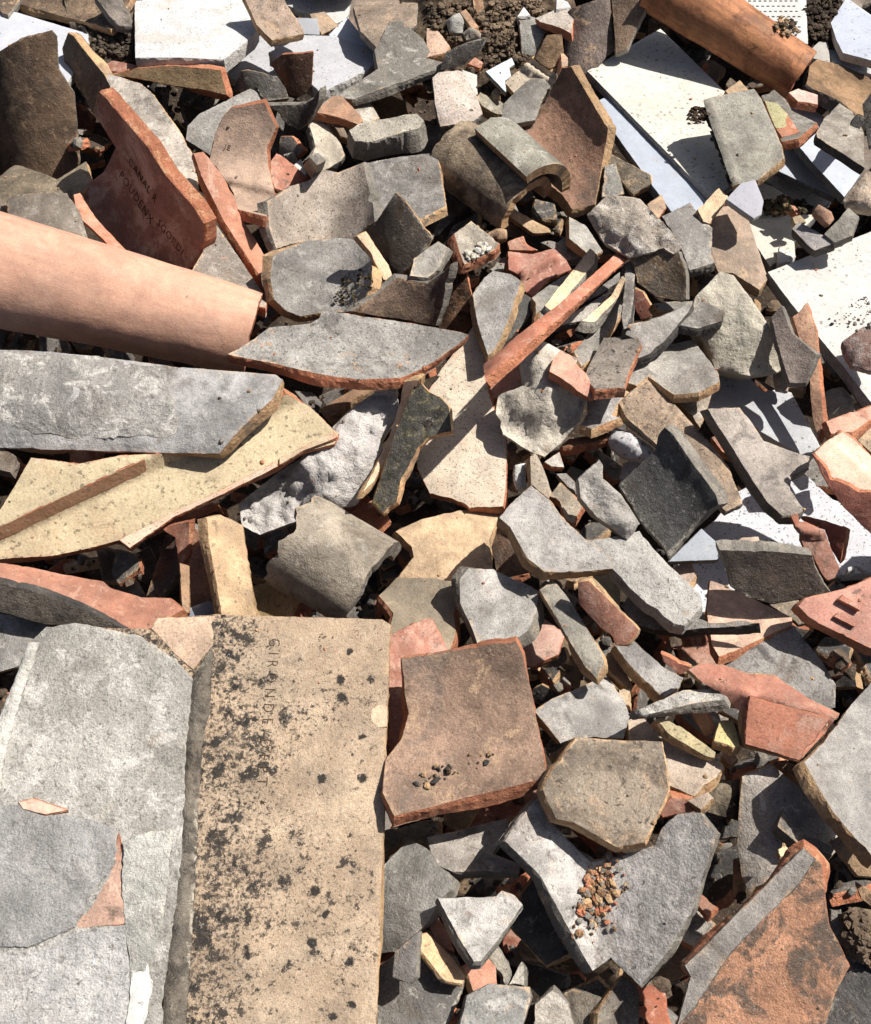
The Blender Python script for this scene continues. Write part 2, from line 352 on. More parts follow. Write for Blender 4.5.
    verts.append(bot); faces += [tuple(int(x) + base for x in f[::-1]) for f in F]; mi += [0] * len(F); sm += [True] * len(F)
    VV = np.vstack(verts); rim = np.ones(len(VV)); rim[:n] = isb; rim[base:] = isb
    return VV, faces, mi, sm, rim, n

def mesh_from(name, VV, faces, mi, sm, rim, mats):
    me = bpy.data.meshes.new(name)
    me.from_pydata(VV.tolist(), [], faces)
    me.polygons.foreach_set('material_index', mi); me.polygons.foreach_set('use_smooth', sm)
    if rim is not None:
        at = me.attributes.new('rim', 'FLOAT', 'POINT'); at.data.foreach_set('value', rim.astype(np.float32))
    for m in mats: me.materials.append(m)
    me.update(); return me

THINGS = {}; SURF = []; COUNT = [0]
GROUPS = {'tile': 'broken roof tile shards in the pile', 'slab': 'pale slabs and floor tiles in the pile', 'stone': 'stones in the pile', 'mortar': 'mortar lumps in the pile', 'chip': 'small chips in the pile'}
def register(o, name, label, cat, parent=None, kind='thing', group=None):
    if parent is not None:
        pw = parent['_m']; o.parent = parent['o']; o.matrix_basis = pw.inverted() @ o.matrix_basis
    else:
        o['label'] = label; o['category'] = cat; o['kind'] = kind
        g = group or GROUPS.get(cat)
        if g and kind == 'thing': o['group'] = g
    COL.objects.link(o)

def build_T(poly, name, cat, label, mat, col, tilt, dirn, L, ax=0, R=None, t=11.5, edge='t', key=None, terms=(), on=None, part=None, off=3, anchor=None,
      dome=0, facet=0, rough=None, jit=None, h=None, kind='thing', group=None, lift=True, margin=4, taper=0.0, maxlift=110, keep=False, flare=None):
    """one traced shard: outline in photo pixels laid on its own tilted (or curved) plane at its own height in the pile"""
    COUNT[0] += 1; seed = COUNT[0]
    P = px(poly); an = px(anchor)[0] if anchor else P.mean(0)
    mm = .001
    h0 = ((L - 6) * 20 if h is None else h) * mm
    clean = mat in 'wv'
    rq = np.random.RandomState(seed * 13 + 5)
    if edge == 't' and mat in 'gdb' and rq.rand() < .5: edge = 'g'
    if not on and not part and not clean and not dome and 250 <= dirn <= 335 and tilt <= 24:   # most shards lie near level, leaning any way
        if R: tilt = tilt * .45
        elif not keep and not terms: tilt, dirn = rq.uniform(4, 20), rq.uniform(-50, 235)
    if not R and cat == 'tile' and not terms and not dome and not on and not keep:
        c_ = P - P.mean(0); ev, ew = np.linalg.eigh(c_.T @ c_); ax = math.degrees(math.atan2(-ew[1, 1], ew[0, 1])) + rq.uniform(-25, 25) + (90 if rq.rand() < .45 else 0)   # bend about the long side, as a barrel tile breaks
        R = (1 if rq.rand() < .55 else -1) * (rq.uniform(48, 90) if rq.rand() < .7 else rq.uniform(120, 240))
    jt = (jit if jit is not None else (.4 if clean else .6)) * mm; rg = (rough if rough is not None else (.25 if clean else .8)) * mm
    if on:
        p = THINGS[on]; fr = Frame.__new__(Frame); fr.__dict__.update(p['fr'].__dict__); fr.A = p['fr'].A + p['fr'].n * off * mm
        uv = fr.un(densify(P, 9)); res = solid(fr, uv, seed, t * mm, jit=jt, rough=rg, dome=dome * mm, facet=facet * mm)
    else:
        d = rays(an)[0]; dist = (h0 - CAMN[2]) / d[2]
        for it in range(2):
            fr = Frame(an, dist, tilt, dirn, ax); fr.curve = R * mm if R else None
            fr.terms = []
            tt = []
            for (s, hh, wd, kd) in terms:
                q = fr.un(px(s), True); tt.append((q[0], q[1], hh * mm, wd * mm, kd))
            fr.terms = tt
            Pd = densify(P, 9)
            for _ in range(5):                            # ease the bend until the whole outline lies on it
                uv = np.clip(fr.un(Pd), -.6, .6)
                er = np.abs(to_px(fr.A + np.column_stack([uv, fr.f(uv[:, 0], uv[:, 1])]) @ fr.M.T) - Pd).max()
                if er < 5 or not fr.curve: break
                fr.curve = fr.curve * 1.5 if abs(fr.curve) < .4 else None
            res = solid(fr, uv, seed, t * mm, jit=jt, rough=rg, dome=dome * mm, facet=facet * mm, taper=taper, chips=0 if clean else 1 + len(P) // 8, fine=bool(terms) or bool(facet), flare=(0 if clean else rq.uniform(.08, .5)) if flare is None else flare)
            if res is None or it == 1 or not lift: break
            VV, faces, mi, sm, rim, n = res
            Wt = fr.A + VV[:n] @ fr.M.T
            tri = np.array(faces[:sum(1 for f in faces if len(f) == 3) // 2]); Wt = np.vstack([Wt, Wt[tri].mean(1)])
            z = splat(Wt); ov = (z < 1e8) & (ZB < 1e8)
            if ov.sum() < 4: break
            need = (z - ZB)[ov] + margin * mm
            s = float(np.percentile(need, 90))
            if s < .001: break
            s = min(s, maxlift * mm); dist -= s
    if res is None: print('EMPTY', label); return None
    VV, faces, mi, sm, rim, n = res
    Wv = fr.A + VV @ fr.M.T
    tri = np.array(faces[:sum(1 for f in faces if len(f) == 3) // 2])
    commit(splat(np.vstack([Wv, Wv[tri].mean(1)])), -1 if mat == 's' and kind == 'structure' else seed)
    o = bpy.data.objects.new(name, mesh_from(name, VV, faces, mi, sm, rim, [FM[mat], EM[edge]]))
    o.color = tuple(lin(col)) + (1,); o.matrix_basis = fr.matrix()
    rec = {'o': o, 'fr': fr, '_m': fr.matrix(), 'label': label, 'h': fr.A[2]}
    parent = THINGS[part or on] if (part or on) else None
    register(o, name, label, cat, parent, kind, group)
    if parent is None and kind == 'thing': SURF.append((Wv[:n], fr.n.copy(), n))
    if key: THINGS[key] = rec
    if fr.n @ (CAMN - fr.A) < 0: print('BACKFACE', label)
    THINGS['#%d' % seed] = rec
    return rec

def build_barrel(name, cat, label, mat, col, p0, p1, h0, h1, r0, r1, a0, a1, t=13, edge='t', key=None, jag=(4, 4), lift=True, roll=0, margin=4, group=None):
    """half-round tile: an arc swept along an axis between two points of the pile, radius tapering r0 -> r1 (mm), angles from up, + towards camera side"""
    COUNT[0] += 1; seed = COUNT[0]; mm = .001
    q = px(p0 + ' ' + p1); d = rays(q); D0 = (h0 * mm - CAMN[2]) / d[0, 2]; D1 = (h1 * mm - CAMN[2]) / d[1, 2]
    for it in range(2):
        A = CAMN + d[0] * D0; B = CAMN + d[1] * D1
        wv = B - A; Ln = np.linalg.norm(wv); wv /= Ln
        e1 = np.array((0, 0, 1.)) - wv * wv[2]; e1 /= np.linalg.norm(e1); e2 = np.cross(e1, wv)
        if e2 @ (CAMN - A) < 0: e2 = -e2
        ns, na = max(10, int(Ln / .006)), max(14, int((a1 - a0) / 5))
        th = np.radians(np.linspace(a0, a1, na + 1))
        s0 = np.array([nz(x * 2.2, seed, 1) + .5 * nz(x * 8, seed, 2) for x in th]) * jag[0] * mm
        s1 = np.array([nz(x * 2.2, seed, 5) + .5 * nz(x * 8, seed, 6) for x in th]) * jag[1] * mm
        S = np.linspace(0, 1, ns + 1)
        def shell(dr, key):
            X = np.zeros((ns + 1, na + 1, 3))
            for i, s in enumerate(S):
                r = (r0 + (r1 - r0) * s + dr) * mm
                for j, x in enumerate(th):
                    al = s * (Ln + s1[j]) + (1 - s) * s0[j]
                    rr = r + (nz(al * 12, x * 1.2, seed + key) * 1.2 + nz(al * 50, x * 4, seed + key) * .5) * mm
                    X[i, j] = (al, rr * math.cos(x), rr * math.sin(x))
            return X
        Mx = np.stack([wv, e1, e2], 1)
        if np.linalg.det(Mx) < 0: flip = True
        else: flip = False
        out, inn = shell(0, 0), shell(-t, 3)
        Wo = A + out.reshape(-1, 3) @ Mx.T
        if it == 1 or not lift: break
        z = splat(Wo); ov = (z < 1e8) & (ZB < 1e8)
        if ov.sum() < 4: break
        s = float(np.percentile((z - ZB)[ov] + margin * mm, 80))
        if s < .001: break
        D0 -= min(s, .1); D1 -= min(s, .1)
    K = (ns + 1) * (na + 1); idx = np.arange(K).reshape(ns + 1, na + 1)
    faces, mi, sm = [], [], []
    def quad(a, b, c, d_, m, smv): faces.append((a, b, c, d_) if not flip else (d_, c, b, a)); mi.append(m); sm.append(smv)
    for i in range(ns):
        for j in range(na):
            quad(idx[i, j], idx[i + 1, j], idx[i + 1, j + 1], idx[i, j + 1], 0, True)
            quad(K + idx[i, j], K + idx[i, j + 1], K + idx[i + 1, j + 1], K + idx[i + 1, j], 0, True)
    V = [out.reshape(-1, 3), inn.reshape(-1, 3), out.reshape(-1, 3), inn.reshape(-1, 3)]
    for j in range(na):
        quad(2 * K + idx[0, j], 2 * K + idx[0, j + 1], 3 * K + idx[0, j + 1], 3 * K + idx[0, j], 1, False)
        quad(2 * K + idx[ns, j + 1], 2 * K + idx[ns, j], 3 * K + idx[ns, j], 3 * K + idx[ns, j + 1], 1, False)
    for i in range(ns):
        quad(2 * K + idx[i + 1, 0], 2 * K + idx[i, 0], 3 * K + idx[i, 0], 3 * K + idx[i + 1, 0], 1, False)
        quad(2 * K + idx[i, na], 2 * K + idx[i + 1, na], 3 * K + idx[i + 1, na], 3 * K + idx[i, na], 1, False)
    VV = np.vstack(V)
    rim = np.zeros((ns + 1, na + 1)); rim[0] = rim[-1] = 1; rim[:, 0] = rim[:, -1] = 1; rim = np.tile(rim.ravel(), 4)
    if flip:                                              # keep a right-handed frame on the object
        Mx = Mx.copy(); Mx[:, 2] *= -1; VV = VV.copy(); VV[:, 2] *= -1
    faces = [tuple(int(x) for x in f) for f in faces]
    o = bpy.data.objects.new(name, mesh_from(name, VV, faces, mi, sm, rim, [FM[mat], EM[edge]]))
    m = Matrix.Identity(4)
    for i in range(3):
        for j in range(3): m[i][j] = Mx[i, j]
        m[i][3] = A[i]
    o.matrix_basis = m; o.color = tuple(lin(col)) + (1,)
    Wv = A + VV @ Mx.T; commit(splat(Wv), seed)
    register(o, name, label, cat, None, 'thing', group)
    if key: THINGS[key] = {'o': o, '_m': m}
    return o

def lettering(on, text, p0, p1, size, col, name='lettering', off=.5, thin=.012, squeeze=1.0, spacing=1.15):
    """stamped letters lying on a tile's face, running from p0 towards p1"""
    p = THINGS[on]; fr = p['fr']; q = fr.un(px(p0 + ' ' + p1)); e = q[1] - q[0]; e = e / np.linalg.norm(e); g = np.array((-e[1], e[0]))
    cu = bpy.data.curves.new(name, 'FONT'); cu.body = text; cu.size = size * .001; cu.extrude = 0.0; cu.space_character = spacing; cu.offset = -size * .001 * thin; cu.resolution_u = 3
    tmp = bpy.data.objects.new('tmp_text', cu); COL.objects.link(tmp)
    dg = bpy.context.evaluated_depsgraph_get(); me0 = bpy.data.meshes.new_from_object(tmp.evaluated_get(dg))
    co = np.array([v.co[:] for v in me0.vertices]); fs = [tuple(f.vertices) for f in me0.polygons]
    bpy.data.objects.remove(tmp)
    uv = q[0] + np.outer(co[:, 0] * squeeze, e) + np.outer(co[:, 1], g)
    z = fr.f(uv[:, 0], uv[:, 1]) + off * .001
    top = np.column_stack([uv, z]); n = len(top); bot = top.copy(); bot[:, 2] -= .004
    cnt = {}
    for f in fs:
        for i in range(len(f)): cnt[(f[i], f[(i + 1) % len(f)])] = 1
    faces = list(fs) + [tuple(x + n for x in f[::-1]) for f in fs] + [(j, i, i + n, j + n) for (i, j) in cnt if (j, i) not in cnt]
    VV = np.vstack([top, bot])
    o = bpy.data.objects.new(name, mesh_from(name, VV, faces, [0] * len(faces), [False] * len(faces), None, [FM['k']]))
    o.color = tuple(lin(col)) + (1,); o.matrix_basis = fr.matrix(); register(o, name, None, None, p)

def pebbles(name, label, cat, spots, sizes, mat, cols, kind='stuff', parent=None):
    """many tiny broken grains joined into one uncountable object; spots = world points"""
    V, F = [], []
    ico = np.array([(0, 0, 1), (.89, 0, .45), (.28, .85, .45), (-.72, .53, .45), (-.72, -.53, .45), (.28, -.85, .45), (.72, .53, -.45), (-.28, .85, -.45), (-.89, 0, -.45), (-.28, -.85, -.45), (.72, -.53, -.45), (0, 0, -1)])
    fi = [(0, 1, 2), (0, 2, 3), (0, 3, 4), (0, 4, 5), (0, 5, 1), (1, 6, 2), (2, 7, 3), (3, 8, 4), (4, 9, 5), (5, 10, 1), (6, 7, 2), (7, 8, 3), (8, 9, 4), (9, 10, 5), (10, 6, 1), (6, 11, 7), (7, 11, 8), (8, 11, 9), (9, 11, 10), (10, 11, 6)]
    rs = np.random.RandomState(len(spots) + 5); mi = []
    for p in spots:
        s = sizes[0] + (sizes[1] - sizes[0]) * rs.rand() ** 2.2
        q = ico * (1 + (rs.rand(12, 1) - .5) * .7) * (s * (.6 + .8 * rs.rand(3))) * .001
        a = rs.rand() * 6.28; ca, sa = math.cos(a), math.sin(a); q = q @ np.array(((ca, -sa, 0), (sa, ca, 0), (0, 0, .75)))
        b = len(V) * 12; V.append(q + p + np.array((0, 0, s * .0003))); F += [tuple(x + b for x in f) for f in fi]; k = rs.randint(len(mat)); mi += [k] * 20
    if not V: return
    VV = np.vstack(V)
    cen = VV.mean(0)
    o = bpy.data.objects.new(name, mesh_from(name, VV - cen, F, mi, [False] * len(F), None, mat)); o.location = Vector(cen); o.color = tuple(lin(cols)) + (1,)
    register(o, name, label, cat, None, kind)

def surface_points(polystr, n, rs, sink=.001, soil=False):
    """points on the visible surface of the pile inside a photo outline"""
    P = px(polystr); lo, hi = P.min(0), P.max(0); out = []
    for _ in range(12):
        if len(out) >= n: break
        c = lo + rs.rand(n * 2, 2) * (hi - lo); c = c[inside(c, P)]
        for q in c:
            ix, iy = int(q[0] // Q), int(q[1] // Q)
            if 0 <= ix < ZW and 0 <= iy < ZH and ZB[iy, ix] < 1e8 and (not soil or IDB[iy, ix] == -1): out.append(CAMN + rays(q)[0] * (ZB[iy, ix] - sink))
            if len(out) >= n: break
        if not len(c): break
    return out

QUEUE = []
def T(*a, **k): QUEUE.append((a[8], len(QUEUE), build_T, a, k))
def barrel(L, *a, **k): QUEUE.append((L, len(QUEUE), build_barrel, a, k))
def run_queue():
    for _, _, fn, a, k in sorted(QUEUE, key=lambda q: (q[0], q[1])): fn(*a, **k)
    QUEUE.clear()

# ================================================================== THE PILE, traced shard by shard (L = how high it lies, 1 deep .. 9 on top)
S_, C_ = 'tile_shard', 'tile'
# ---- top corner, above and around the stamped terracotta tile
T('n -20,-20 130,-20 90,30 45,85 15,75 -20,40', S_, C_, 'brown tile corner jutting in at the very top left corner', 'b', (112, 94, 79), 20, 270, 5)
T('n 105,0 300,-80 800,-80 670,150 640,168 560,142 350,88 180,42 115,22', S_, C_, 'long soil-covered tile with tan broken edge above the bluish slab', 'b', (128, 108, 88), 8, 270, 5, t=10)
T('n 555,-20 740,-20 768,152 690,145 640,95', S_, C_, 'narrow grey tile end lying against the thick white block', 'd', (122, 113, 104), 30, 0, 6)
T('n -20,60 100,70 510,195 513,295 330,560 -20,420', 'stone_slab', 'slab', 'bluish white slab behind the tall brown leaning tile', 'v', (191, 193, 199), 5, 90, 3, edge='w')
T('A -10,155 60,112 150,88 165,105 168,200 215,270 226,400 232,475 200,560 -10,560', S_, C_, 'large sooty brown tile standing upright at the photo edge', 'b', (118, 96, 76), 48, 275, 6, t=13, edge='t', key='upright')
T('A 195,95 212,105 300,215 360,300 408,392 340,350 285,265 268,328 235,270 185,180 178,140', S_, C_, 'narrow brown shard on edge just above the stamped terracotta tile', 'b', (120, 98, 80), 58, 215, 5, t=12)
T('A 300,210 405,240 440,270 520,380 570,470 575,585 545,575 420,420 330,270', S_, C_, 'pale grey tile with whitish streaks behind the stamped terracotta tile', 'g', (174, 165, 153), 22, 320, 5)
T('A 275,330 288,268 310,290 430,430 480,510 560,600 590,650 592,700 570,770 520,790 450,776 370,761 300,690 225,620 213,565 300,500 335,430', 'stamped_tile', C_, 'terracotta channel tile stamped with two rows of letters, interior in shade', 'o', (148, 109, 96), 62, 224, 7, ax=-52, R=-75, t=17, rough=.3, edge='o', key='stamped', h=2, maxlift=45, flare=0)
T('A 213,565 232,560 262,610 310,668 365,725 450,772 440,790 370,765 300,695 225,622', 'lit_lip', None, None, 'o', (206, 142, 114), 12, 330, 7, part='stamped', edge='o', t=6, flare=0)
T('D 555,10 600,30 690,160 778,290 770,312 700,292 600,235 550,215 590,150 595,60', S_, C_, 'mottled grey tile with rusty flecks between stamped tile and long pale barrel', 'g', (154, 144, 133), 18, 350, 6, edge='o')
T('A -10,520 40,475 120,500 165,520 250,470 266,530 215,578 195,562 100,568 30,572 -10,650', S_, C_, 'dirt-crusted olive shard wedged below the upright brown tile', 'b', (139, 126, 106), 18, 300, 6)
T('A 15,570 100,560 195,560 207,578 235,620 257,700 275,745 130,705 60,668 28,650', S_, C_, 'flat grey-brown tile resting above the end of the long pale barrel', 'g', (139, 129, 117), 20, 295, 7, edge='t')
T('A 390,-30 705,-30 748,80 735,102 650,172 520,166 393,166', 'stone_block', 'slab', 'thick chalky white block with crumbled corner at the top', 'w', (194, 194, 194), 8, 90, 5, t=20, edge='w')
T('A 318,218 400,196 500,190 640,203 657,275 600,262 500,248 390,226', S_, C_, 'terracotta channel tile with yellowish inside below the white block', 'y', (152, 129, 97), 48, 255, 5, edge='o', ax=-5, R=-90)
T('A 280,180 330,176 420,192 390,212 300,202', S_, C_, 'small red tile end under the white block corner', 'o', (166, 111, 93), 20, 270, 4, edge='o')
T('A 703,-20 812,-20 875,75 882,97 790,116 745,70', S_, C_, 'brown tile corner lying across the white slabs at the top', 'b', (161, 141, 124), 12, 300, 7)
T('A 650,215 690,190 760,95 880,120 890,190 760,270', 'stone_slab', 'slab', 'chalky white slab half hidden under the brown tile corner', 'w', (190, 190, 192), 6, 90, 3, edge='w')
T('B -60,150 -10,130 40,100 130,105 238,142 252,180 225,202 90,268 60,240', 'stone_block', 'slab', 'chalky white chunk with grey broken front beside the pointed grey tile', 'w', (192, 192, 194), 10, 80, 5, t=20, edge='w', jit=1.4)
T('B 112,100 165,48 243,143 130,112', 'stone_slab', 'slab', 'bluish white sliver poking out behind the chalky chunk', 'v', (182, 187, 193), 12, 90, 4, edge='w')
T('B -20,-20 178,-20 165,55 110,75 60,40 -20,10', 'stone_slab', 'slab', 'rough white slab touching the top edge of the photo', 'w', (187, 186, 183), 4, 90, 3, edge='w', jit=1.4)
T('B 58,40 100,33 142,75 92,102', 'tile_chip', 'chip', 'tan chip between two chalky white pieces at the top', 't', (182, 158, 133), 25, 290, 4)
T('B -10,50 80,53 86,100 40,98 -10,98', 'stone_chip', 'chip', 'pale bluish chip beside the tan chip at the top', 'v', (160, 162, 166), 15, 300, 4, edge='w')
T('h 235,20 300,-30 482,-45 474,140 440,195 400,215 345,200 300,110 270,75', S_, C_, 'dark terracotta barrel shard standing on end against the chalky chunk', 'b', (129, 94, 74), 62, 250, 6, ax=90, R=60, edge='o')
T('h 225,265 340,262 420,258 480,225 520,170 516,235 490,300 455,370 400,402 340,380 270,300', S_, C_, 'sooty curved shard with thick grey broken rim facing up', 'd', (95, 88, 79), 66, 265, 7, ax=90, R=-60, t=14, edge='g')
T('A 545,365 580,330 740,250 772,290 760,330 680,400 610,450 540,405', S_, C_, 'smooth grey barrel shard behind the dusty terracotta tile with marks', 'g', (163, 159, 152), 26, 300, 5, ax=30, R=90, edge='g')
T('h 15,190 60,62 110,58 270,95 322,160 340,220 210,240 185,215 150,160', S_, C_, 'dark grey shard in shade behind the dusty terracotta tile with marks', 'd', (112, 108, 101), 40, 255, 5)
T('A 675,312 768,297 802,370 775,430 778,480 802,580 772,628 685,606 678,560 640,500 608,465 625,390 650,335', 'marked_tile', C_, 'dusty terracotta trough tile with stamped marks and a ledge at its foot', 't', (184, 159, 140), 26, 275, 7, ax=-8, R=-58, rough=.3, keep=True, t=12, edge='o', key='marked', terms=[('A 600,520 830,590', 7, 7, 'step')])
T('A 562,445 590,440 640,500 680,570 690,610 745,700 792,790 787,835 740,780 650,640 585,510', S_, C_, 'long narrow terracotta strip standing on edge beside the marked dusty tile', 'o', (179, 126, 101), 30, 330, 7, t=13, flare=.1, edge='o')
T('h 218,622 270,540 310,558 462,690 385,745 330,765 262,745 232,665', S_, C_, 'small bright terracotta shard beneath the sooty curved shard', 'o', (185, 128, 106), 18, 0, 6, edge='o', t=11)

# ---- top middle
T('B 185,20 210,-20 372,-20 367,72 330,90 300,130 250,135 205,90', S_, C_, 'brown weathered tile at the top edge behind the pointed grey tile', 'b', (133, 118, 103), 12, 275, 4)
T('B 130,278 200,235 255,200 245,145 290,66 320,58 388,112 420,175 452,181 420,202 340,232 180,287', S_, C_, 'pointed olive-grey tile with long pale broken near edge', 'g', (139, 134, 124), 22, 275, 6, ax=15, R=-140, edge='g', key='pointed')
T('e 95,302 200,255 322,222 285,300 200,372 120,402 60,402', S_, C_, 'dark shard on edge with pale top rim near the soil patch', 'd', (104, 98, 92), 58, 262, 7, edge='g')
T('e 15,450 50,420 180,400 222,460 272,560 308,665 250,705 150,720 60,735 30,600', S_, C_, 'pinkish grey tile lying under the dark shard by the soil patch', 'g', (189, 175, 163), 18, 320, 6, ax=-65, R=110, edge='t')
T('e 180,402 272,432 274,545 240,560 215,460', 'stone_chip', 'chip', 'white chip beside the pinkish grey tile', 'w', (190, 187, 179), 10, 300, 5, edge='w')
T('e 325,412 475,335 492,372 460,392 472,440 436,467 440,532', 'ceramic_shard', 'chip', 'pale blue ceramic shard lying on the soil patch', 'v', (180, 191, 200), 8, 300, 6, t=8, edge='g')
T('e 433,472 535,392 590,335 737,442 705,512 660,475 590,455 488,538', 'ribbed_tile', C_, 'cream interlocking tile corner with two parallel ribs', 'y', (192, 177, 156), 14, 250, 6, edge='t', terms=[('e 545,385 708,492', 7, 6, 'rib'), ('e 590,342 735,440', 8, 5, 'rib')])
T('e 410,702 430,600 490,530 590,450 662,456 700,500 660,562 612,692 540,705 470,722', S_, C_, 'smooth grey shard leaning on the ribbed cream tile', 'g', (152, 148, 140), 20, 300, 7, ax=50, R=120, edge='t')
T('e 515,100 560,85 612,100 662,190 640,242 600,332 560,312 535,332 528,200', S_, C_, 'grey upright shard behind the ribbed cream tile', 'g', (152, 149, 141), 30, 280, 5)
T('e 612,335 680,200 762,194 772,300 742,372 700,402 640,372', S_, C_, 'soil-caked brown shard above the ribbed cream tile', 's', (128, 104, 80), 30, 260, 6, edge='s', rough=2)
T('e 610,102 770,35 842,48 820,190 760,158 640,122', S_, C_, 'flat grey-brown tile with reddish edge near the upright dark barrel', 'g', (162, 152, 141), 8, 275, 5, edge='o')
T('e 268,562 290,530 320,550 400,572 440,602 432,662 380,655 300,612', S_, C_, 'olive grey fragment below the pale blue ceramic shard', 'g', (159, 151, 132), 18, 270, 5)
T('e 358,535 382,512 404,525 402,562 370,570', 'tile_chip', 'chip', 'tan crumb-sized chip under the pale blue ceramic shard', 't', (192, 172, 145), 15, 270, 5)
T('e 95,120 140,80 172,75 215,130 185,192 112,184', 'grey_stone', 'stone', 'light grey rough stone on the soil patch', 'm', (183, 180, 172), 15, 270, 5, dome=10, facet=2, t=10, edge='m')
T('e 190,192 230,160 297,185 292,215 212,232', 'round_stone', 'stone', 'small rounded brown-grey stone on the soil patch', 'm', (152, 144, 131), 15, 270, 6, dome=9, facet=1, t=10, edge='m')
T('e 178,72 208,50 282,152 245,165', 'tile_chip', 'chip', 'narrow tan strip leaning on the light grey rough stone', 't', (178, 141, 114), 20, 300, 5)
T('e -20,160 40,172 112,262 95,302 -20,330', S_, C_, 'pinkish tan chunk between the pointed tile and the soil patch', 't', (201, 169, 147), 20, 270, 5, edge='t')
T('e 222,368 260,335 312,365 290,392', 'tile_chip', 'chip', 'reddish chip pressed into soil under the dark shard', 'o', (153, 110, 90), 15, 270, 5, edge='o')
T('e 250,-20 300,-20 316,42 282,92 255,62', 'tile_chip', 'chip', 'brown curved chip at the top edge above the soil patch', 'b', (149, 115, 89), 30, 290, 6)
T('e 508,92 545,38 582,85', 'stone_chip', 'chip', 'tiny white triangle behind the grey upright shard', 'w', (190, 188, 185), 12, 90, 5, edge='w')
T('e 735,-20 800,10 818,38 780,42 735,50', 'stone_chip', 'chip', 'tiny white chip at the top edge beside the upright dark barrel', 'w', (190, 190, 190), 12, 90, 5, edge='w')
T('e 760,290 800,330 800,380 765,385', 'tile_chip', 'chip', 'orange tan chip touching the upright dark barrel', 't', (199, 159, 126), 20, 300, 6, edge='o')
# big V trough and the two barrel tiles
T('B 596,362 715,350 790,197 815,193 870,285 922,372 920,400 905,480 885,592 820,607 790,565 700,490 640,445', 'trough_tile', C_, 'big sooty trough tile with one wall raised beside the white slabs', 'b', (164, 127, 105), 24, 225, 6, ax=-55, R=-78, t=14, edge='t', anchor='B 800,430')
barrel(6, 'barrel_tile', C_, 'brown grey barrel tile with arched open end in the upper pile', 'b', (165, 147, 123), 'B 470,452', 'B 685,612', 10, 2, 47, 45, -95, 88, t=12, edge='t', jag=(8, 3))
barrel(7, 'barrel_tile', C_, 'olive grey barrel tile with thick tan arched rim, lying over another barrel', 'g', (155, 151, 137), 'B 555,462', 'B 700,602', 12, 8, 58, 60, -95, 14, t=13, edge='t', jag=(5, 2))
T('a 395,-5 425,-5 490,55 692,165 702,187 600,192 460,92', S_, C_, 'tan strip lying inside the arched barrel opening', 't', (201, 172, 137), 30, 280, 5, t=10)
T('a 410,132 450,120 545,182 460,170', 'tile_chip', 'chip', 'brown sliver beneath the arched barrel opening', 'b', (149, 115, 89), 20, 280, 4)
# group below
T('B 172,376 200,358 368,330 388,350 372,372 225,412 188,408', 'tile_stub', C_, 'thick dirt-covered tile stub with squared ends above the grey trough', 'm', (149, 143, 130), 10, 270, 7, t=30, edge='g', rough=1.4)
T('h 485,296 600,205 652,210 752,310 772,352 740,372 640,332 500,302', S_, C_, 'orange tan wedge with gritty top behind the dirt-covered stub', 't', (189, 147, 119), 12, 290, 6, edge='o')
T('h 463,382 490,335 540,350 642,480 667,552 622,628 540,612 500,500', S_, C_, 'cream grey strip with a lengthwise groove beside the dirt-covered stub', 'g', (181, 171, 154), 26, 340, 5, ax=-58, R=-45, edge='t')
T('h 718,270 805,235 842,290 868,335 770,372', 'tile_chip', 'chip', 'ridged grey chip behind the dirt-covered stub', 'g', (165, 157, 143), 20, 280, 5)
T('h 568,362 700,400 692,452 600,425', 'tile_chip', 'chip', 'brown grey chip below the orange tan wedge', 'b', (151, 129, 108), 20, 280, 4)
T('h 312,548 380,530 392,592 360,612 325,590', 'small_stone', 'stone', 'small grey stone in the dark gap below the sooty curved shard', 'm', (145, 141, 132), 15, 270, 3, dome=8, facet=1, t=10, edge='m')
T('h 365,618 412,575 452,675 420,700', 'tile_chip', 'chip', 'pale grey sliver beside the small bright terracotta shard', 'g', (199, 196, 189), 20, 300, 4)
T('B -66,586 0,540 60,520 90,490 140,500 215,470 222,520 242,600 246,652 200,676 190,702 100,692 0,707 -40,722 -60,660', 'trough_tile', C_, 'grey brown trough tile with pale band along its middle', 'g', (169, 156, 142), 22, 275, 7, ax=84, R=-66, t=13, edge='t')
T('B 215,472 425,440 452,597 376,634 240,652 240,590 218,530', S_, C_, 'rectangular charcoal grey tile with rough face beside the pale-banded trough', 'd', (137, 133, 127), 14, 285, 6, edge='t')
T('B 440,492 480,465 517,590 432,682 413,687 452,600', S_, C_, 'rough black-grey wedge leaning off the charcoal grey tile', 'd', (113, 110, 105), 38, 320, 5, edge='d', rough=1.8)
T('B 250,642 305,560 330,580 414,692 372,752 312,808 280,782 200,668', S_, C_, 'dark brown diamond shard in shade above the grey bowl tile', 'd', (97, 88, 78), 50, 232, 8, t=10, edge='t')
T('E -50,105 -30,93 0,78 35,65 80,55 130,51 165,52 197,60 220,84 236,115 240,150 234,190 218,228 195,256 160,266 120,268 80,270 30,277 -10,262 -46,230 -56,170', 'trough_tile', C_, 'grey bowl-shaped trough tile with tan rim and moss inside', 'g', (149, 145, 139), 16, 290, 7, ax=75, R=-58, t=12, edge='t', key='bowl')
T('E 195,46 220,34 285,130 302,176 272,172 232,92', S_, C_, 'thin curved tan rim fragment beside the grey bowl tile', 't', (215, 185, 154), 28, 300, 8, t=8)
T('E 180,265 255,215 310,168 400,184 445,152 467,128 442,250 422,306 350,292 250,277', S_, C_, 'streaked brown trough shard with pale tan rim above the boat-shaped tile', 'b', (132, 112, 96), 52, 268, 8, ax=88, R=-58, t=10, edge='t')
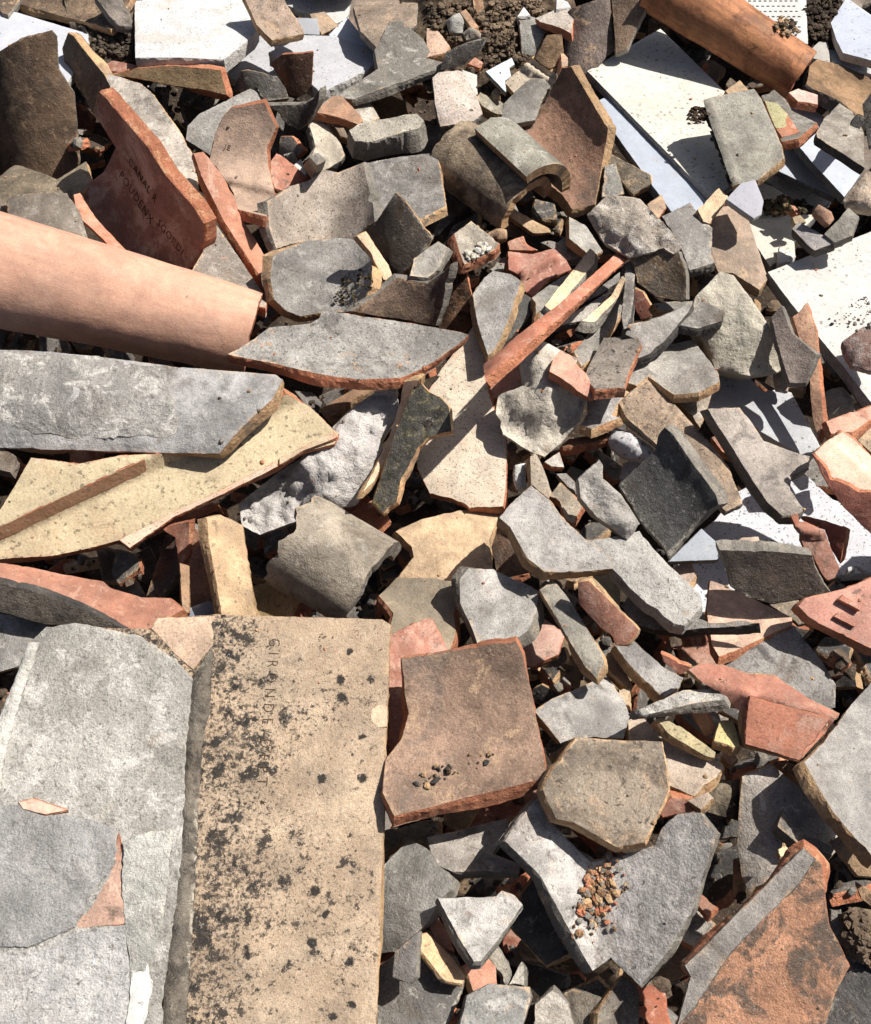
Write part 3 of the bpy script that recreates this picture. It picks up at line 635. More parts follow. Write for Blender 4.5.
T('E 448,62 482,45 522,200 542,280 500,330 430,312 467,130', S_, C_, 'tall triangular shard with soil-brown face and thin orange rim', 's', (118, 88, 66), 46, 240, 7, t=9, edge='o', rough=1.4)
T('E 348,162 360,110 430,60 457,80 432,140 400,168', S_, C_, 'small pale grey shard behind the streaked brown trough shard', 'g', (173, 167, 156), 24, 320, 8)
T('a 143,192 240,120 402,250 372,292 200,372 170,290', S_, C_, 'grey olive tile with orange near edge and white crumbs on top', 'g', (164, 155, 140), 10, 285, 7, t=14, edge='o', key='crumbed')
T('a 455,297 600,312 720,280 792,345 822,402 700,452 600,562 540,522 525,450 458,402', 'interlocking_tile', C_, 'bright terracotta interlocking tile piece with a raised rib', 'o', (184, 126, 107), 14, 300, 6, edge='o', terms=[('a 528,446 725,340', 8, 6, 'rib')])
T('E 530,216 565,165 590,145 640,155 672,176 662,206 630,300 592,382 575,392 545,300', S_, C_, 'smooth blue-grey tile below the bright terracotta interlocking piece', 'g', (178, 174, 168), 20, 278, 8, edge='t')
T('E 662,206 702,226 713,241 682,300 602,382 586,392 622,310', S_, C_, 'black gritty strip with tan edge along the smooth blue-grey tile', 'd', (92, 91, 87), 30, 330, 7, edge='t', rough=1.6)
T('E 543,280 582,275 588,350 572,402 555,414', S_, C_, 'small terracotta shard at the foot of the smooth blue-grey tile', 'o', (182, 129, 107), 15, 280, 6, edge='o')
T('a 645,246 690,235 740,246 820,185 882,282 862,332 800,347 740,292', S_, C_, 'pale grey fragment behind the bright terracotta interlocking piece', 'g', (181, 176, 166), 12, 300, 5)
T('a 450,240 540,205 556,250 632,292 462,288', 'brick_chunk', C_, 'brick-coloured chunk with square end behind the terracotta interlocking piece', 'o', (161, 119, 98), 15, 270, 6, t=14, edge='o')
T('a 338,192 390,155 442,170 447,216 392,237', 'tile_chip', 'chip', 'tan lump beside the white-crumbed grey olive tile', 't', (190, 157, 127), 15, 270, 6, dome=6)
T('a 430,330 460,350 470,400 380,420 350,400 400,350', 'tile_chip', 'chip', 'grey sliver under the orange edge of the white-crumbed tile', 'g', (156, 151, 141), 15, 270, 5)

# ---- fan of strips in the middle
T('Z 625,245 631,250 627,259 560,317 520,350 485,377 483,364 520,333 560,303', S_, C_, 'long bright terracotta strip running diagonally through the middle', 'o', (179, 118, 94), 24, 330, 9, t=12, flare=.1, edge='o', maxlift=60)
T('Z 532,297 560,277 580,268 551,308 540,311', S_, C_, 'grey tile face tucked beside the upper tan strip', 'g', (157, 153, 144), 16, 300, 7)
T('Z 545,305 590,248 595,253 594,263 553,313', S_, C_, 'upper pale tan strip parallel to the long terracotta strip', 't', (221, 190, 155), 20, 320, 8, t=10, edge='g')
T('b -40,530 100,470 240,380 300,340 270,412 180,512 130,527 -20,556', S_, C_, 'grey tile under the lower pale tan strip', 'g', (151, 145, 137), 18, 270, 7, edge='d')
T('b 130,527 300,382 358,265 392,290 342,382 200,537', S_, C_, 'lower pale tan strip below the long terracotta strip', 't', (223, 196, 161), 18, 320, 8, t=12, edge='g')
T('b 118,402 200,355 350,240 348,292 250,362 150,414', S_, C_, 'thin grey shard edge between terracotta strip and lower tan strip', 'g', (146, 141, 134), 22, 300, 6, edge='d')
T('b 378,190 410,173 437,190 432,290 427,400 402,562 370,572 358,500 374,350', S_, C_, 'upright speckled grey strip beside the brown shaded quadrilateral', 'd', (137, 132, 125), 24, 320, 8, edge='d')
T('b 400,147 440,140 530,102 590,100 690,130 716,180 732,260 732,402 700,412 560,388 450,302 430,200', S_, C_, 'brown shaded quadrilateral shard with pale tan rims', 'b', (124, 106, 84), 46, 250, 8, t=11, edge='t', ax=90, R=-110)
T('b 428,340 480,360 547,482 500,512 470,517 430,440', S_, C_, 'dark red shard with lit tip in the gap by the upright grey strip', 'o', (128, 82, 71), 40, 230, 5, edge='t')
T('F 160,332 165,305 260,280 355,237 345,262 270,352 230,387 195,402 188,347', S_, C_, 'grey triangular shard with ridge beside the big pale boulder', 'g', (148, 143, 136), 16, 262, 8, edge='d')
T('F 238,242 300,235 362,234 320,262 260,264', 'tile_chip', 'chip', 'small grey chip above the grey triangular shard', 'g', (152, 147, 139), 12, 300, 7)
T('F 318,302 370,240 382,235 442,265 436,292 370,312', S_, C_, 'charcoal shard resting on the pale boulder', 'd', (128, 124, 117), 14, 300, 8, edge='d')
T('F 8,382 140,230 152,240 146,272 62,402 30,424', S_, C_, 'narrow grey strip below the lower pale tan strip', 'g', (152, 147, 138), 24, 300, 7, edge='t')
T('F 40,442 95,340 195,340 202,360 160,460 156,487 70,492 50,467', S_, C_, 'square-ish grey brown shard with orange lower edge', 'g', (154, 144, 132), 12, 275, 8, edge='o')
T('c -60,240 -40,170 0,118 60,135 110,210 160,260 212,386 190,407 100,352 0,272', S_, C_, 'pointed pink terracotta wedge over the mortar lump', 'o', (195, 148, 128), 16, 280, 9, edge='o')
T('E 598,562 605,510 680,480 668,410 720,345 770,368 832,400 862,520 842,582 782,652 740,687 700,672 620,622', 'mortar_lump', 'mortar', 'beige gritty mortar lump under the pointed pink wedge', 'm', (199, 190, 174), 18, 280, 7, t=25, dome=26, facet=4.5, edge='m', rough=2.4)
T('E 568,472 640,410 677,400 682,482 580,522', S_, C_, 'brick red tile end beside the beige mortar lump', 'o', (170, 128, 111), 12, 280, 6, edge='o')
T('c 115,552 165,470 155,410 210,360 387,348 346,412 300,492 347,502 182,572', S_, C_, 'rough blue-grey tile with cream lower edge below the pink wedge', 'g', (166, 162, 158), 14, 275, 7, edge='t', rough=1.6)
T('d 350,152 400,110 500,90 590,75 650,40 667,60 662,102 550,127 400,157', S_, C_, 'brown strip with pale tip under the blue-grey tile', 'b', (157, 115, 89), 24, 270, 6, edge='o')
T('c 283,642 310,560 400,590 477,640 545,690 540,760 450,750 400,742 320,692', 'white_stone', 'stone', 'white rounded stone beneath the long brown tile', 'w', (185, 183, 185), 14, 280, 6, dome=14, facet=1, t=14, edge='w')
T('d 720,250 800,225 860,260 840,340 700,380 700,320', 'white_stone', 'stone', 'second white stone partly hidden beside the dark concave tile', 'w', (179, 179, 183), 14, 280, 4, dome=10, t=12, edge='w')
T('F 140,532 220,455 260,490 330,565 410,655 460,720 490,800 497,822 450,847 415,812 340,742 300,692 240,642 160,572', S_, C_, 'long mottled brown tile lying diagonally behind the dark concave tile', 'b', (163, 143, 123), 16, 275, 7, ax=-50, R=160, edge='t')
T('I 138,130 245,30 250,-10 270,-42 300,-10 360,80 422,160 428,187 395,207 330,282 285,342 270,312 200,232', 'trough_tile', C_, 'dark charcoal concave tile with thick pale grey rim', 'd', (88, 87, 84), 44, 222, 9, ax=-50, R=-100, t=15, edge='g', maxlift=70)
T('d 458,342 580,230 602,260 602,340 702,432 817,602 802,622 740,692 560,562 470,452', 'mortar_lump', 'mortar', 'grey pitted mortar slab standing beside the dark concave tile', 'm', (177, 171, 163), 30, 300, 9, t=18, dome=8, facet=3, edge='m', rough=1.6, maxlift=60)
T('I 48,290 100,285 200,260 237,310 290,370 377,450 382,480 332,537 300,532 220,472 160,412 100,352', 'mortar_slab', 'mortar', 'pale grey slab-like mortar piece below the dark concave tile', 'm', (198, 194, 186), 14, 270, 8, t=16, edge='m', rough=2)
T('H 608,225 640,185 700,130 755,175 800,235 860,290 932,345 937,372 870,380 800,384 740,380 690,342 640,252', 'trough_tile', C_, 'light grey trough tile with orange tan left rim, mid pile', 'g', (182, 177, 171), 16, 290, 8, ax=-42, R=-110, t=15, edge='t')
T('d 180,372 178,212 205,193 237,232 302,422 280,452 240,422', S_, C_, 'upright tan and grey sliver above the light grey trough tile', 'g', (187, 172, 152), 24, 300, 7, edge='t')
T('d 288,442 350,360 482,490 422,602 380,572 350,472', S_, C_, 'tan grey shard with orange top edge beside the upright sliver', 'g', (177, 164, 145), 16, 280, 7, edge='o')
T('d 328,312 380,310 442,370 432,412 390,382', 'tile_chip', 'chip', 'small pale grey chip touching the pitted mortar slab', 'g', (186, 182, 175), 16, 300, 6)
T('d 258,242 345,183 372,272 300,267', 'tile_chip', 'chip', 'little speckled triangle with orange edge below the mortar lump', 'g', (184, 178, 168), 12, 280, 6, edge='o')
T('d 75,340 90,260 147,250 152,390 110,402', 'stone_chip', 'chip', 'small white-and-black chunk beside the cream plate', 'm', (222, 219, 212), 20, 300, 6, dome=5, edge='m')
T('d 38,195 80,165 112,205 60,232', 'tile_chip', 'chip', 'orange tan crumb-like chip beside the cream plate edge', 't', (200, 161, 133), 14, 280, 5)
T('d 108,182 160,163 187,195 130,208', 'tile_chip', 'chip', 'brown chip behind the upright tan sliver', 'b', (150, 119, 97), 14, 280, 5)
T('d 38,142 80,118 102,160 60,172', 'stone_chip', 'chip', 'grey grit chip at the top of the cream plate gap', 'm', (165, 161, 154), 14, 280, 5, dome=4, edge='m')

# ---- centre: cream plate, boat-shaped tile, lichen hook
T('E 515,335 545,288 560,390 575,500 600,570 628,600 628,760 618,830 520,835 470,807 405,792 370,720 365,640 400,500 440,430', S_, C_, 'tall cream speckled plate in the middle with orange broken foot', 'y', (198, 184, 164), 12, 235, 6, keep=True, t=13, edge='o')
T('E 95,262 200,275 350,298 470,322 517,333 500,352 430,402 380,432 320,457 200,462 80,447 -20,422 -182,387 -150,372 -60,312 60,300 85,285', 'trough_tile', C_, 'grey boat-shaped trough tile with orange near rim', 'g', (153, 149, 142), 14, 270, 9, ax=-6, R=-120, t=13, edge='o', flare=.3, rough=1.1)
T('q 398,112 430,150 465,165 490,195 498,266 470,270 430,282 402,310 378,360 350,405 338,470 318,482 300,502 268,470 300,380 340,250 370,180', S_, C_, 'hook-shaped tile black with lichen and a nail hole', 'k', (78, 75, 68), 22, 250, 8, keep=True, t=12, edge='t', key='hook')
T('E 330,470 372,465 342,560 302,640 245,757 213,787 280,652 310,560', S_, C_, 'long pale tan edge strip beside the lichen-black hook', 't', (218, 185, 156), 22, 240, 7, t=10)
T('Z 396,389 399,410 381,440 384,455 366,490 355,504 310,516 260,535 242,526 239,503 275,475 300,460 320,440 355,405 375,392', 'mortar_lump', 'mortar', 'long knobbly white-grey mortar lump below the boat-shaped tile', 'm', (207, 201, 195), 20, 250, 6, t=24, dome=22, facet=5.5, edge='m', rough=3.2)
T('E 85,548 200,482 245,480 110,575', S_, C_, 'shaded tan strip in the gap under the boat-shaped tile', 't', (164, 129, 102), 20, 270, 4)

# ---- left: long barrel, grey channel, cream interlocking tile
barrel(8, 'barrel_tile', C_, 'long pale terracotta barrel tile reaching in from the photo edge', 'p', (214, 166, 140), 'D -260,150', 'D 738,396', 66, -6, 70, 49, -100, 100, t=13, edge='o', jag=(2, 1.5), margin=2)
T('D -10,433 150,440 330,460 520,485 800,505 822,520 790,577 700,662 636,737 500,733 -10,718', 'channel_tile', C_, 'big grey channel tile with mortar crust below the long pale barrel', 'g', (188, 185, 181), 16, 268, 8, ax=-4, R=115, t=13, edge='t', key='channel')
T('D -8,442 250,450 480,488 500,560 522,640 500,682 330,688 220,692 -8,655', 'mortar_crust', None, None, 'm', (148, 145, 139), 0, 0, 8, on='channel', off=.9, t=4, edge='m', rough=1.2, jit=3.5)
T('G -10,462 -10,340 90,168 230,185 350,160 560,155 640,150 760,60 830,-20 900,20 982,98 970,127 870,152 805,192 500,332 375,432 345,407 250,432 150,452', 'interlocking_tile', C_, 'wide cream interlocking tile with orange broken front edge', 'y', (202, 184, 150), 18, 285, 7, t=13, edge='o', key='cream', rough=.25, terms=[('G 350,222 -10,392', -16, 11, 'step')])
T('G -10,470 90,485 300,525 320,545 410,570 490,575 532,606 402,682 260,617 120,562 -10,522', S_, C_, 'orange tile with dark grey side just above the big lichen-spotted tile', 'o', (182, 129, 106), 14, 300, 7, t=12, edge='o', key='orangeside')
T('G -10,524 120,562 260,617 400,682 372,684 250,658 130,652 -10,612', 'weathered_side', None, None, 'd', (122, 113, 102), 52, 262, 7, part='orangeside', edge='d', t=8)
T('G -10,618 150,642 100,700 60,770 -10,790', S_, C_, 'smooth grey tile end under the orange tile at the photo edge', 'g', (157, 154, 148), 14, 270, 6, ax=-10, R=120)
T('p 493,25 540,16 612,50 640,250 658,362 545,362 500,100', S_, C_, 'upright tan plank-like shard with grey stripe behind the lichen-spotted tile', 't', (205, 174, 137), 30, 330, 7, t=13, edge='t')
T('p 410,200 430,50 500,90 545,335 470,312 425,340', S_, C_, 'brown shard in shade beside the upright plank-like shard', 'b', (167, 125, 101), 34, 240, 5, edge='t')
T('p 402,180 432,190 432,345 410,345', S_, C_, 'thin tan vertical sliver in the gap below the cream interlocking tile', 't', (210, 171, 136), 30, 300, 6, t=8)
T('p 290,290 350,90 412,90 407,200 335,300', S_, C_, 'dark brown shard deep under the cream interlocking tile', 'b', (129, 94, 78), 36, 240, 4)
T('p 330,60 430,40 432,150 402,192 385,92', S_, C_, 'small orange bracket-shaped piece under the cream tile front', 'o', (164, 111, 90), 40, 260, 6, edge='o')
T('p 120,120 210,150 195,240 140,245', S_, C_, 'brown shard lost in shadow under the cream tile', 'b', (120, 98, 83), 30, 250, 3)
T('p 220,170 300,120 330,180 290,250', S_, C_, 'second shadowed shard under the cream tile beside the dark brown one', 'd', (110, 100, 91), 36, 300, 3)
T('p 385,345 500,303 555,352 540,372 400,372', 'slate_chip', 'chip', 'blue-grey slate piece tucked behind the lichen-spotted tile', 'v', (117, 123, 134), 10, 270, 5, edge='g')
T('p 250,420 312,372 330,445 270,455', 'slate_chip', 'chip', 'blue-grey slate corner beside the orange tile tip', 'v', (112, 120, 129), 14, 270, 6, edge='g')
T('p 648,255 720,240 797,260 752,360 660,356', S_, C_, 'straw-flecked brown fragment beside the upright plank-like shard', 's', (150, 126, 90), 24, 270, 5, edge='t', rough=2)
barrel(6, 'barrel_tile', C_, 'grey tan barrel tile with arched thick end above the lichen-spotted tile', 'g', (172, 160, 142), 'H 20,300', 'H 243,428', 4, -4, 52, 50, -92, 92, t=15, edge='g', jag=(14, 3))
T('H 308,265 380,230 480,205 632,190 602,230 577,290 587,382 500,395 490,440 390,430 310,402 360,340 355,310', S_, C_, 'broad tan tile with grey smears beneath the cream plate', 't', (195, 168, 136), 12, 285, 5, ax=-20, R=180)
T('H 575,292 612,238 692,372 602,392', S_, C_, 'shaded brown triangle between tan tile and light grey trough', 'b', (136, 110, 92), 36, 215, 4)
T('H 258,450 310,400 400,400 480,410 492,430 475,500 482,562 460,620 410,600 285,560 300,500', S_, C_, 'olive tan shard with orange left edge below the broad tan tile', 't', (171, 156, 132), 14, 275, 6, edge='o')
T('H 493,402 520,372 590,375 640,400 700,425 722,440 714,502 690,552 650,582 545,592 530,547 493,472', S_, C_, 'pale grey rounded shard above the square brown tile', 'g', (189, 184, 176), 10, 285, 7, edge='g')
T('H 655,610 715,502 800,560 780,620 700,660', S_, C_, 'pink terracotta patch between pale grey shard and olive strip', 'o', (191, 153, 138), 14, 290, 5, edge='o')
T('H 285,567 400,515 412,520 457,607 445,760 330,880 290,900', S_, C_, 'plain terracotta tile under the square brown tile', 'o', (170, 120, 102), 12, 290, 7, edge='o', terms=[('H 372,540 385,625', -5, 5, 'step')])
T('K 167,125 535,65 557,110 582,220 637,507 400,567 143,632 105,557 115,450 165,385 190,300 178,240', 'square_tile', C_, 'nearly square rusty brown tile with orange lower edge', 'b', (162, 134, 114), 16, 278, 9, t=15, ax=-8, R=-190, edge='o', key='square', flare=.4)
T('K 595,292 650,255 800,190 830,183 882,250 902,310 882,380 720,380 680,397', S_, C_, 'grey shard between the square brown tile and the tan strips', 'g', (166, 162, 156), 10, 285, 7, edge='t')
T('K 620,548 655,480 730,380 871,388 1005,392 1022,480 1027,552 990,632 950,717 860,732 790,692 720,652 665,642', S_, C_, 'six-sided olive brown shard with tan chipped rim', 'b', (141, 128, 112), 12, 300, 9, ax=80, R=-160, t=12, edge='t', maxlift=60)
T('Z 505,841 524,812 539,797 548,820 590,862 620,858 655,845 662,828 678,814 700,813 717,834 706,867 688,923 641,987 611,957 593,971 575,940 556,905 540,875', 'trough_tile', C_, 'big light grey V-shaped trough holding a heap of orange crumbs', 'g', (173, 168, 162), 12, 275, 7, ax=-72, terms=[('Z 578,845 607,960', .5, 1, 'fold')], t=14, edge='t', anchor='Z 590,890', key='vee')

# ---- the strips right of the square tile
T('H 725,432 765,403 802,450 852,530 907,620 914,652 890,692 860,662 800,562', S_, C_, 'olive grey strip with pale near end beside the pink patch', 'g', (149, 144, 132), 22, 320, 8, edge='t')
T('i -10,130 50,123 342,405 322,442 270,492 210,492 130,402 -10,250', S_, C_, 'brick orange channel strip with pale rim over the olive grey strip', 'o', (162, 114, 94), 38, 235, 9, t=10, edge='t', maxlift=50)
T('i 78,90 150,83 232,105 234,292 150,205', S_, C_, 'small olive tan shard behind the brick orange strip', 't', (185, 172, 140), 12, 280, 6)
T('i 238,272 300,180 340,190 430,300 540,375 625,378 670,330 760,365 850,360 930,350 1042,366 900,387 700,392 560,414 430,402 330,377', S_, C_, 'smile-shaped grey tile with dark thick near edge', 'g', (159, 155, 148), 10, 270, 7, t=15, edge='d')
T('I 128,597 165,565 200,600 270,660 327,690 317,717 270,747 230,712 170,652', S_, C_, 'curved grey shard with tan left rim under the smile-shaped tile', 'g', (169, 165, 160), 20, 330, 7, ax=-40, R=-70, t=14, edge='t')
T('i 123,582 190,510 242,602 302,722 280,742 180,652', S_, C_, 'short tan brown stick-like shard between olive strip and curved grey shard', 't', (170, 137, 110), 20, 300, 6)
T('j -5,402 250,290 440,280 492,315 492,342 280,372 20,437', S_, C_, 'straight grey strip pointing at the bright terracotta tile', 'g', (153, 150, 143), 12, 300, 8, t=12, edge='g')
T('j 92,472 130,453 230,500 387,610 442,650 432,687 380,672 180,552', S_, C_, 'yellowish olive stick-like shard below the straight grey strip', 't', (179, 165, 123), 16, 300, 7, t=10)
T('j 288,382 330,370 382,420 427,500 417,542 380,562 340,500', 'tile_chip', 'chip', 'orange chip with bluish side below the straight grey strip', 't', (190, 151, 116), 30, 230, 6, edge='o')
T('j 433,582 465,465 542,465 582,612 540,622 510,602', 'tile_chip', 'chip', 'yellow chip next to the bright terracotta tile', 't', (201, 187, 133), 22, 280, 7, edge='t')
T('j 453,672 540,645 567,690 530,722', 'tile_chip', 'chip', 'pinkish chip just under the yellow chip', 't', (207, 163, 137), 16, 280, 5)
T('L 88,257 130,245 180,290 330,380 380,385 397,410 370,442 300,502 215,467 205,400 88,330', S_, C_, 'tan grey tile behind the six-sided olive shard', 't', (187, 170, 152), 10, 285, 6, edge='t')
T('L 183,547 230,510 290,515 302,550 200,572', S_, C_, 'brick red fragment wedged behind the six-sided shard', 'o', (141, 99, 83), 30, 260, 6, edge='o')
T('L 280,517 345,490 364,510 322,545', 'tile_chip', 'chip', 'small greyish tan chip beside the brick red fragment', 't', (181, 164, 147), 12, 280, 6)
T('L 52,155 92,155 92,212 66,202', 'tile_chip', 'chip', 'little tan chip at the end of the straight grey strip', 't', (192, 172, 145), 14, 280, 6)
T('I 430,642 470,605 620,522 650,540 690,590 735,650 770,710 767,775 720,795 600,735', S_, C_, 'rough dark grey slab-like tile behind the bright terracotta tile', 'd', (137, 133, 128), 16, 285, 6, edge='d', rough=2.0)
T('I 393,492 405,408 430,415 640,515 642,537 560,572 450,622 430,627 410,592', S_, C_, 'pale orange tile above the rough dark grey tile', 't', (209, 175, 153), 12, 285, 6, edge='o')
T('L 283,97 320,75 400,80 480,110 560,115 690,200 770,238 720,302 640,392 560,367 465,337 455,242 410,182 330,137', 'interlocking_tile', C_, 'bright terracotta interlocking tile with a bent lug, lower right of centre', 'o', (189, 132, 111), 16, 290, 8, t=9, edge='t', key='bentlug', terms=[('L 735,262 470,190', -9, 9, 'step'), ('L 478,175 466,225', 9, 7, 'rib')])
T('L 482,182 560,205 740,250 640,388 560,362 467,335 470,262', 'lower_panel', None, None, 'o', (196, 132, 106), 24, 262, 8, part='bentlug', edge='o', t=3, flare=0, margin=1)
T('L 195,45 290,88 282,100 255,112 205,70', S_, C_, 'dark red tile end in shade behind the bright terracotta tile', 'o', (138, 91, 77), 40, 250, 7, edge='o')

# ---- right side, upper: barrel, white slabs
barrel(8, 'barrel_tile', C_, 'brown barrel tile with smooth skin at the top over the white slabs', 'q', (176, 120, 82), 'C 250,-45', 'C 664,224', 52, -2, 44, 36, -100, 105, t=12, edge='o', jag=(2, 1.5))
T('C -18,42 0,25 112,-14 127,140 97,172 72,200 72,262 40,292 0,217 -20,190', 'barrel_tile', C_, 'upright grey brown barrel shard at the top beside the white slab', 'b', (137, 122, 113), 34, 250, 4, ax=85, R=48, t=12, edge='t')
T('C 118,-14 228,-14 217,22 162,142 130,152', S_, C_, 'dark brown tile behind the upright barrel shard', 'b', (124, 104, 86), 36, 232, 5)
T('C 48,205 260,82 452,270 482,330 522,400 552,470 432,562 406,572 230,392', 'stone_slab', 'slab', 'large cream white slab crossed by the barrel shadow', 'w', (187, 183, 172), 5, 60, 5, t=12, maxlift=22, edge='x', key='bigslab')
T('C 65,298 100,282 200,350 402,580 342,642 290,612', 'stone_slab', 'slab', 'bluish slab strip showing under the large cream slab', 'v', (174, 181, 192), 5, 60, 4, h=-6,  t=13, edge='x')
T('C 430,-20 660,-20 682,-20 688,127 560,82', 'dimpled_tile', 'slab', 'white floor tile turned over showing rows of dimples', 'v', (200, 199, 195), 5, 90, 4, edge='w', key='dimpled', t=8)
T('C 755,65 800,-8 882,50 882,177 790,152 770,112', 'stone_slab', 'slab', 'pale blue triangular slab in the top right corner', 'v', (183, 189, 200), 6, 90, 6, edge='w')
T('C 748,142 882,160 882,217 760,182', 'stone_slab', 'slab', 'white slab strip under the pale blue triangular slab', 'w', (185, 185, 183), 5, 90, 4, edge='w')
T('C 688,152 740,102 747,132 752,182 700,167', 'stone_chip', 'chip', 'broken white pieces of slab beside the soil at the top right', 'w', (183, 179, 173), 8, 90, 4, edge='w')
T('o 520,377 560,345 720,382 882,450 882,645 830,692 640,562 500,482', S_, C_, 'soil-crusted dark tile beyond the brown barrel', 's', (146, 118, 90), 22, 265, 5, t=16, edge='d', rough=2.5)
T('C 845,302 882,250 882,402 862,422', S_, C_, 'dark shard at the photo edge below the soil-crusted tile', 'd', (104, 99, 92), 40, 200, 6)
T('C 383,292 400,283 532,257 552,285 617,430 620,456 545,522 470,542 445,472', S_, C_, 'dirty grey tile with raised side ridge lying on the cream slab', 'g', (153, 149, 137), 12, 290, 8, t=14, edge='t', terms=[('C 392,292 478,540', 5, 8, 'rib')])
T('C 553,276 590,260 625,290 640,320 714,355 660,402 612,410', S_, C_, 'grey shard with exposed green glaze and orange break', 'g', (137, 132, 122), 12, 285, 7, edge='o', key='glaze')
T('C 562,292 600,300 630,330 625,368 596,372', 'green_glaze', None, None, 'y', (164, 159, 121), 0, 0, 7, on='glaze', off=1.5, t=3, edge='o')
T('C 628,332 664,384 612,398 597,374 622,366', 'orange_break', None, None, 'o', (183, 120, 90), 0, 0, 7, on='glaze', off=1.2, t=3, edge='o')
T('C 633,267 660,258 717,275 717,302 660,292', S_, C_, 'pinkish strip poking out under the brown barrel end', 't', (200, 173, 161), 12, 270, 6, edge='o')
T('C 448,262 490,233 517,262 470,288', 'tile_chip', 'chip', 'tan chip with orange end below the brown barrel', 't', (191, 164, 132), 16, 280, 7, edge='o')
T('f 553,247 600,160 690,74 772,130 832,250 834,452 720,372 560,272', S_, C_, 'olive grey fan-shaped shard over the bluish slab', 'g', (164, 155, 142), 10, 290, 7, edge='d')
T('f 300,62 430,48 642,180 814,487 717,618 560,452 425,292', 'stone_slab', 'slab', 'bluish white slab under the fan-shaped shard', 'v', (183, 189, 198), 6, 70, 5, t=12, edge='x')
T('f 320,462 380,322 470,392 642,562 662,622 600,592', 'stone_slab', 'slab', 'thin bluish slab edge under the fan-shard slab', 'v', (174, 179, 187), 6, 60, 4, t=9, edge='x')
T('f 250,520 330,440 480,520 640,640 560,700 450,650', 'stone_slab', 'slab', 'shaded cream slab between the thin bluish edge and the moss', 'w', (179, 174, 164), 6, 60, 3, t=12, edge='x')
T('f 218,530 300,560 402,622 345,722 190,750', 'stone_slab', 'slab', 'small cream slab corner with moss lying on it', 'w', (188, 183, 166), 6, 90, 4, edge='w', key='mossy')
T('f 33,632 120,540 200,518 247,640 232,722 190,744', 'ceramic_shard', 'chip', 'lilac white quarter-round shard below the dirty grey ridge tile', 'v', (169, 169, 177), 12, 290, 8, t=9, edge='w')
T('C 368,607 430,545 457,570 402,647 385,642', 'tile_chip', 'chip', 'tan block-like chip beside the lilac white shard', 't', (199, 172, 142), 14, 290, 7)
T('C 48,622 110,562 200,577 262,640 327,712 300,737 270,722 170,747 95,702', 'split_stone', 'stone', 'angular brown-grey split stone with pale top, below the raised trough', 'm', (161, 150, 137), 26, 262, 8, t=22, dome=10, facet=4, edge='m')
T('C 265,627 345,588 385,640 410,660 407,737 417,762 345,782 320,717', S_, C_, 'light grey shard beside the split stone', 'g', (181, 176, 168), 12, 280, 7, edge='t')
T('F 395,-60 490,-67 520,10 572,170 547,202 470,152 430,152 400,92', S_, C_, 'tan tile with grey patch running beside the pale boulder', 't', (180, 158, 138), 12, 290, 5, ax=-60, R=120)
T('C 223,592 265,563 277,602 245,642', 'tile_chip', 'chip', 'orange tan chip between the split stone and bluish strip', 't', (198, 165, 136), 18, 280, 6, edge='o')
T('C 100,437 230,508 234,532 180,564 110,482', S_, C_, 'olive brown tile under the raised trough wall', 'b', (137, 124, 104), 26, 240, 5)
T('C 98,482 130,474 157,562 90,572', S_, C_, 'curved grey sliver behind the split stone', 'g', (148, 145, 137), 26, 300, 5, ax=80, R=40)
T('C -5,630 40,650 92,727 60,745 -5,692', S_, C_, 'plain grey shard left of the split stone', 'g', (165, 161, 152), 16, 290, 6)
T('F 345,290 362,222 435,150 472,160 532,240 572,300 640,395 642,412 600,442 520,452 420,432 385,352', 'pale_boulder', 'stone', 'pale wedge-shaped boulder, the largest stone in the pile', 'm', (194, 186, 168), 20, 280, 7, t=34, dome=24, facet=2.5, edge='m', rough=1.6)

# ---- right side: white slab group, grey hooks, stones
T('F 572,150 870,33 905,20 905,560 868,524 790,422 640,242', 'stone_slab', 'slab', 'big white pitted slab at the right edge with a red stone on it', 'w', (194, 191, 185), 6, 80, 6, t=16, edge='x', key='rightslab')
T('F 788,352 850,310 885,308 885,442 820,422 795,382', 'red_stone', 'stone', 'rusty red stone lying on the big white pitted slab', 'm', (142, 114, 104), 14, 280, 8, dome=14, facet=2, t=14, edge='m')
T('g 125,240 420,200 560,200 422,332 432,442 310,482 285,502 200,372', 'stone_slab', 'slab', 'cream white slab tucked behind the big pitted slab', 'w', (192, 187, 174), 6, 80, 4, t=14, edge='x')
T('g 340,385 432,437 400,470 335,480', 'stone_chip', 'chip', 'white block end in front of the hidden cream slab', 'w', (188, 186, 179), 6, 90, 5, t=14, edge='w')
T('g 413,282 450,240 560,300 662,360 545,406 500,372', S_, C_, 'lilac grey curved shard resting against the big pitted slab', 'g', (165, 159, 156), 16, 330, 7, edge='d', t=14)
T('g 600,312 690,222 740,160 802,210 762,322 660,362', S_, C_, 'rough grey shard behind the big pitted slab', 'g', (157, 152, 141), 16, 290, 7)
T('g 543,172 570,143 642,185 657,222 632,257 560,202', 'brick_chunk', 'chip', 'rounded orange brown chunk beside the moss', 'o', (167, 131, 109), 18, 290, 7, dome=5, edge='o')
T('g 418,216 460,200 492,240 432,252', 'tile_chip', 'chip', 'round tan chip on the hidden cream slab', 't', (201, 176, 137), 14, 280, 6, dome=5)
T('g 400,142 430,150 464,182 440,198', 'tile_chip', 'chip', 'orange sliver beside the moss clump', 'o', (178, 141, 116), 20, 280, 6, edge='o')
T('f 713,642 740,590 842,478 885,470 885,705 800,695 730,672', 'brown_stone', 'stone', 'brown weathered stone at the photo edge below the bluish slab', 'm', (175, 156, 137), 24, 240, 7, dome=10, facet=2, t=18, edge='m')
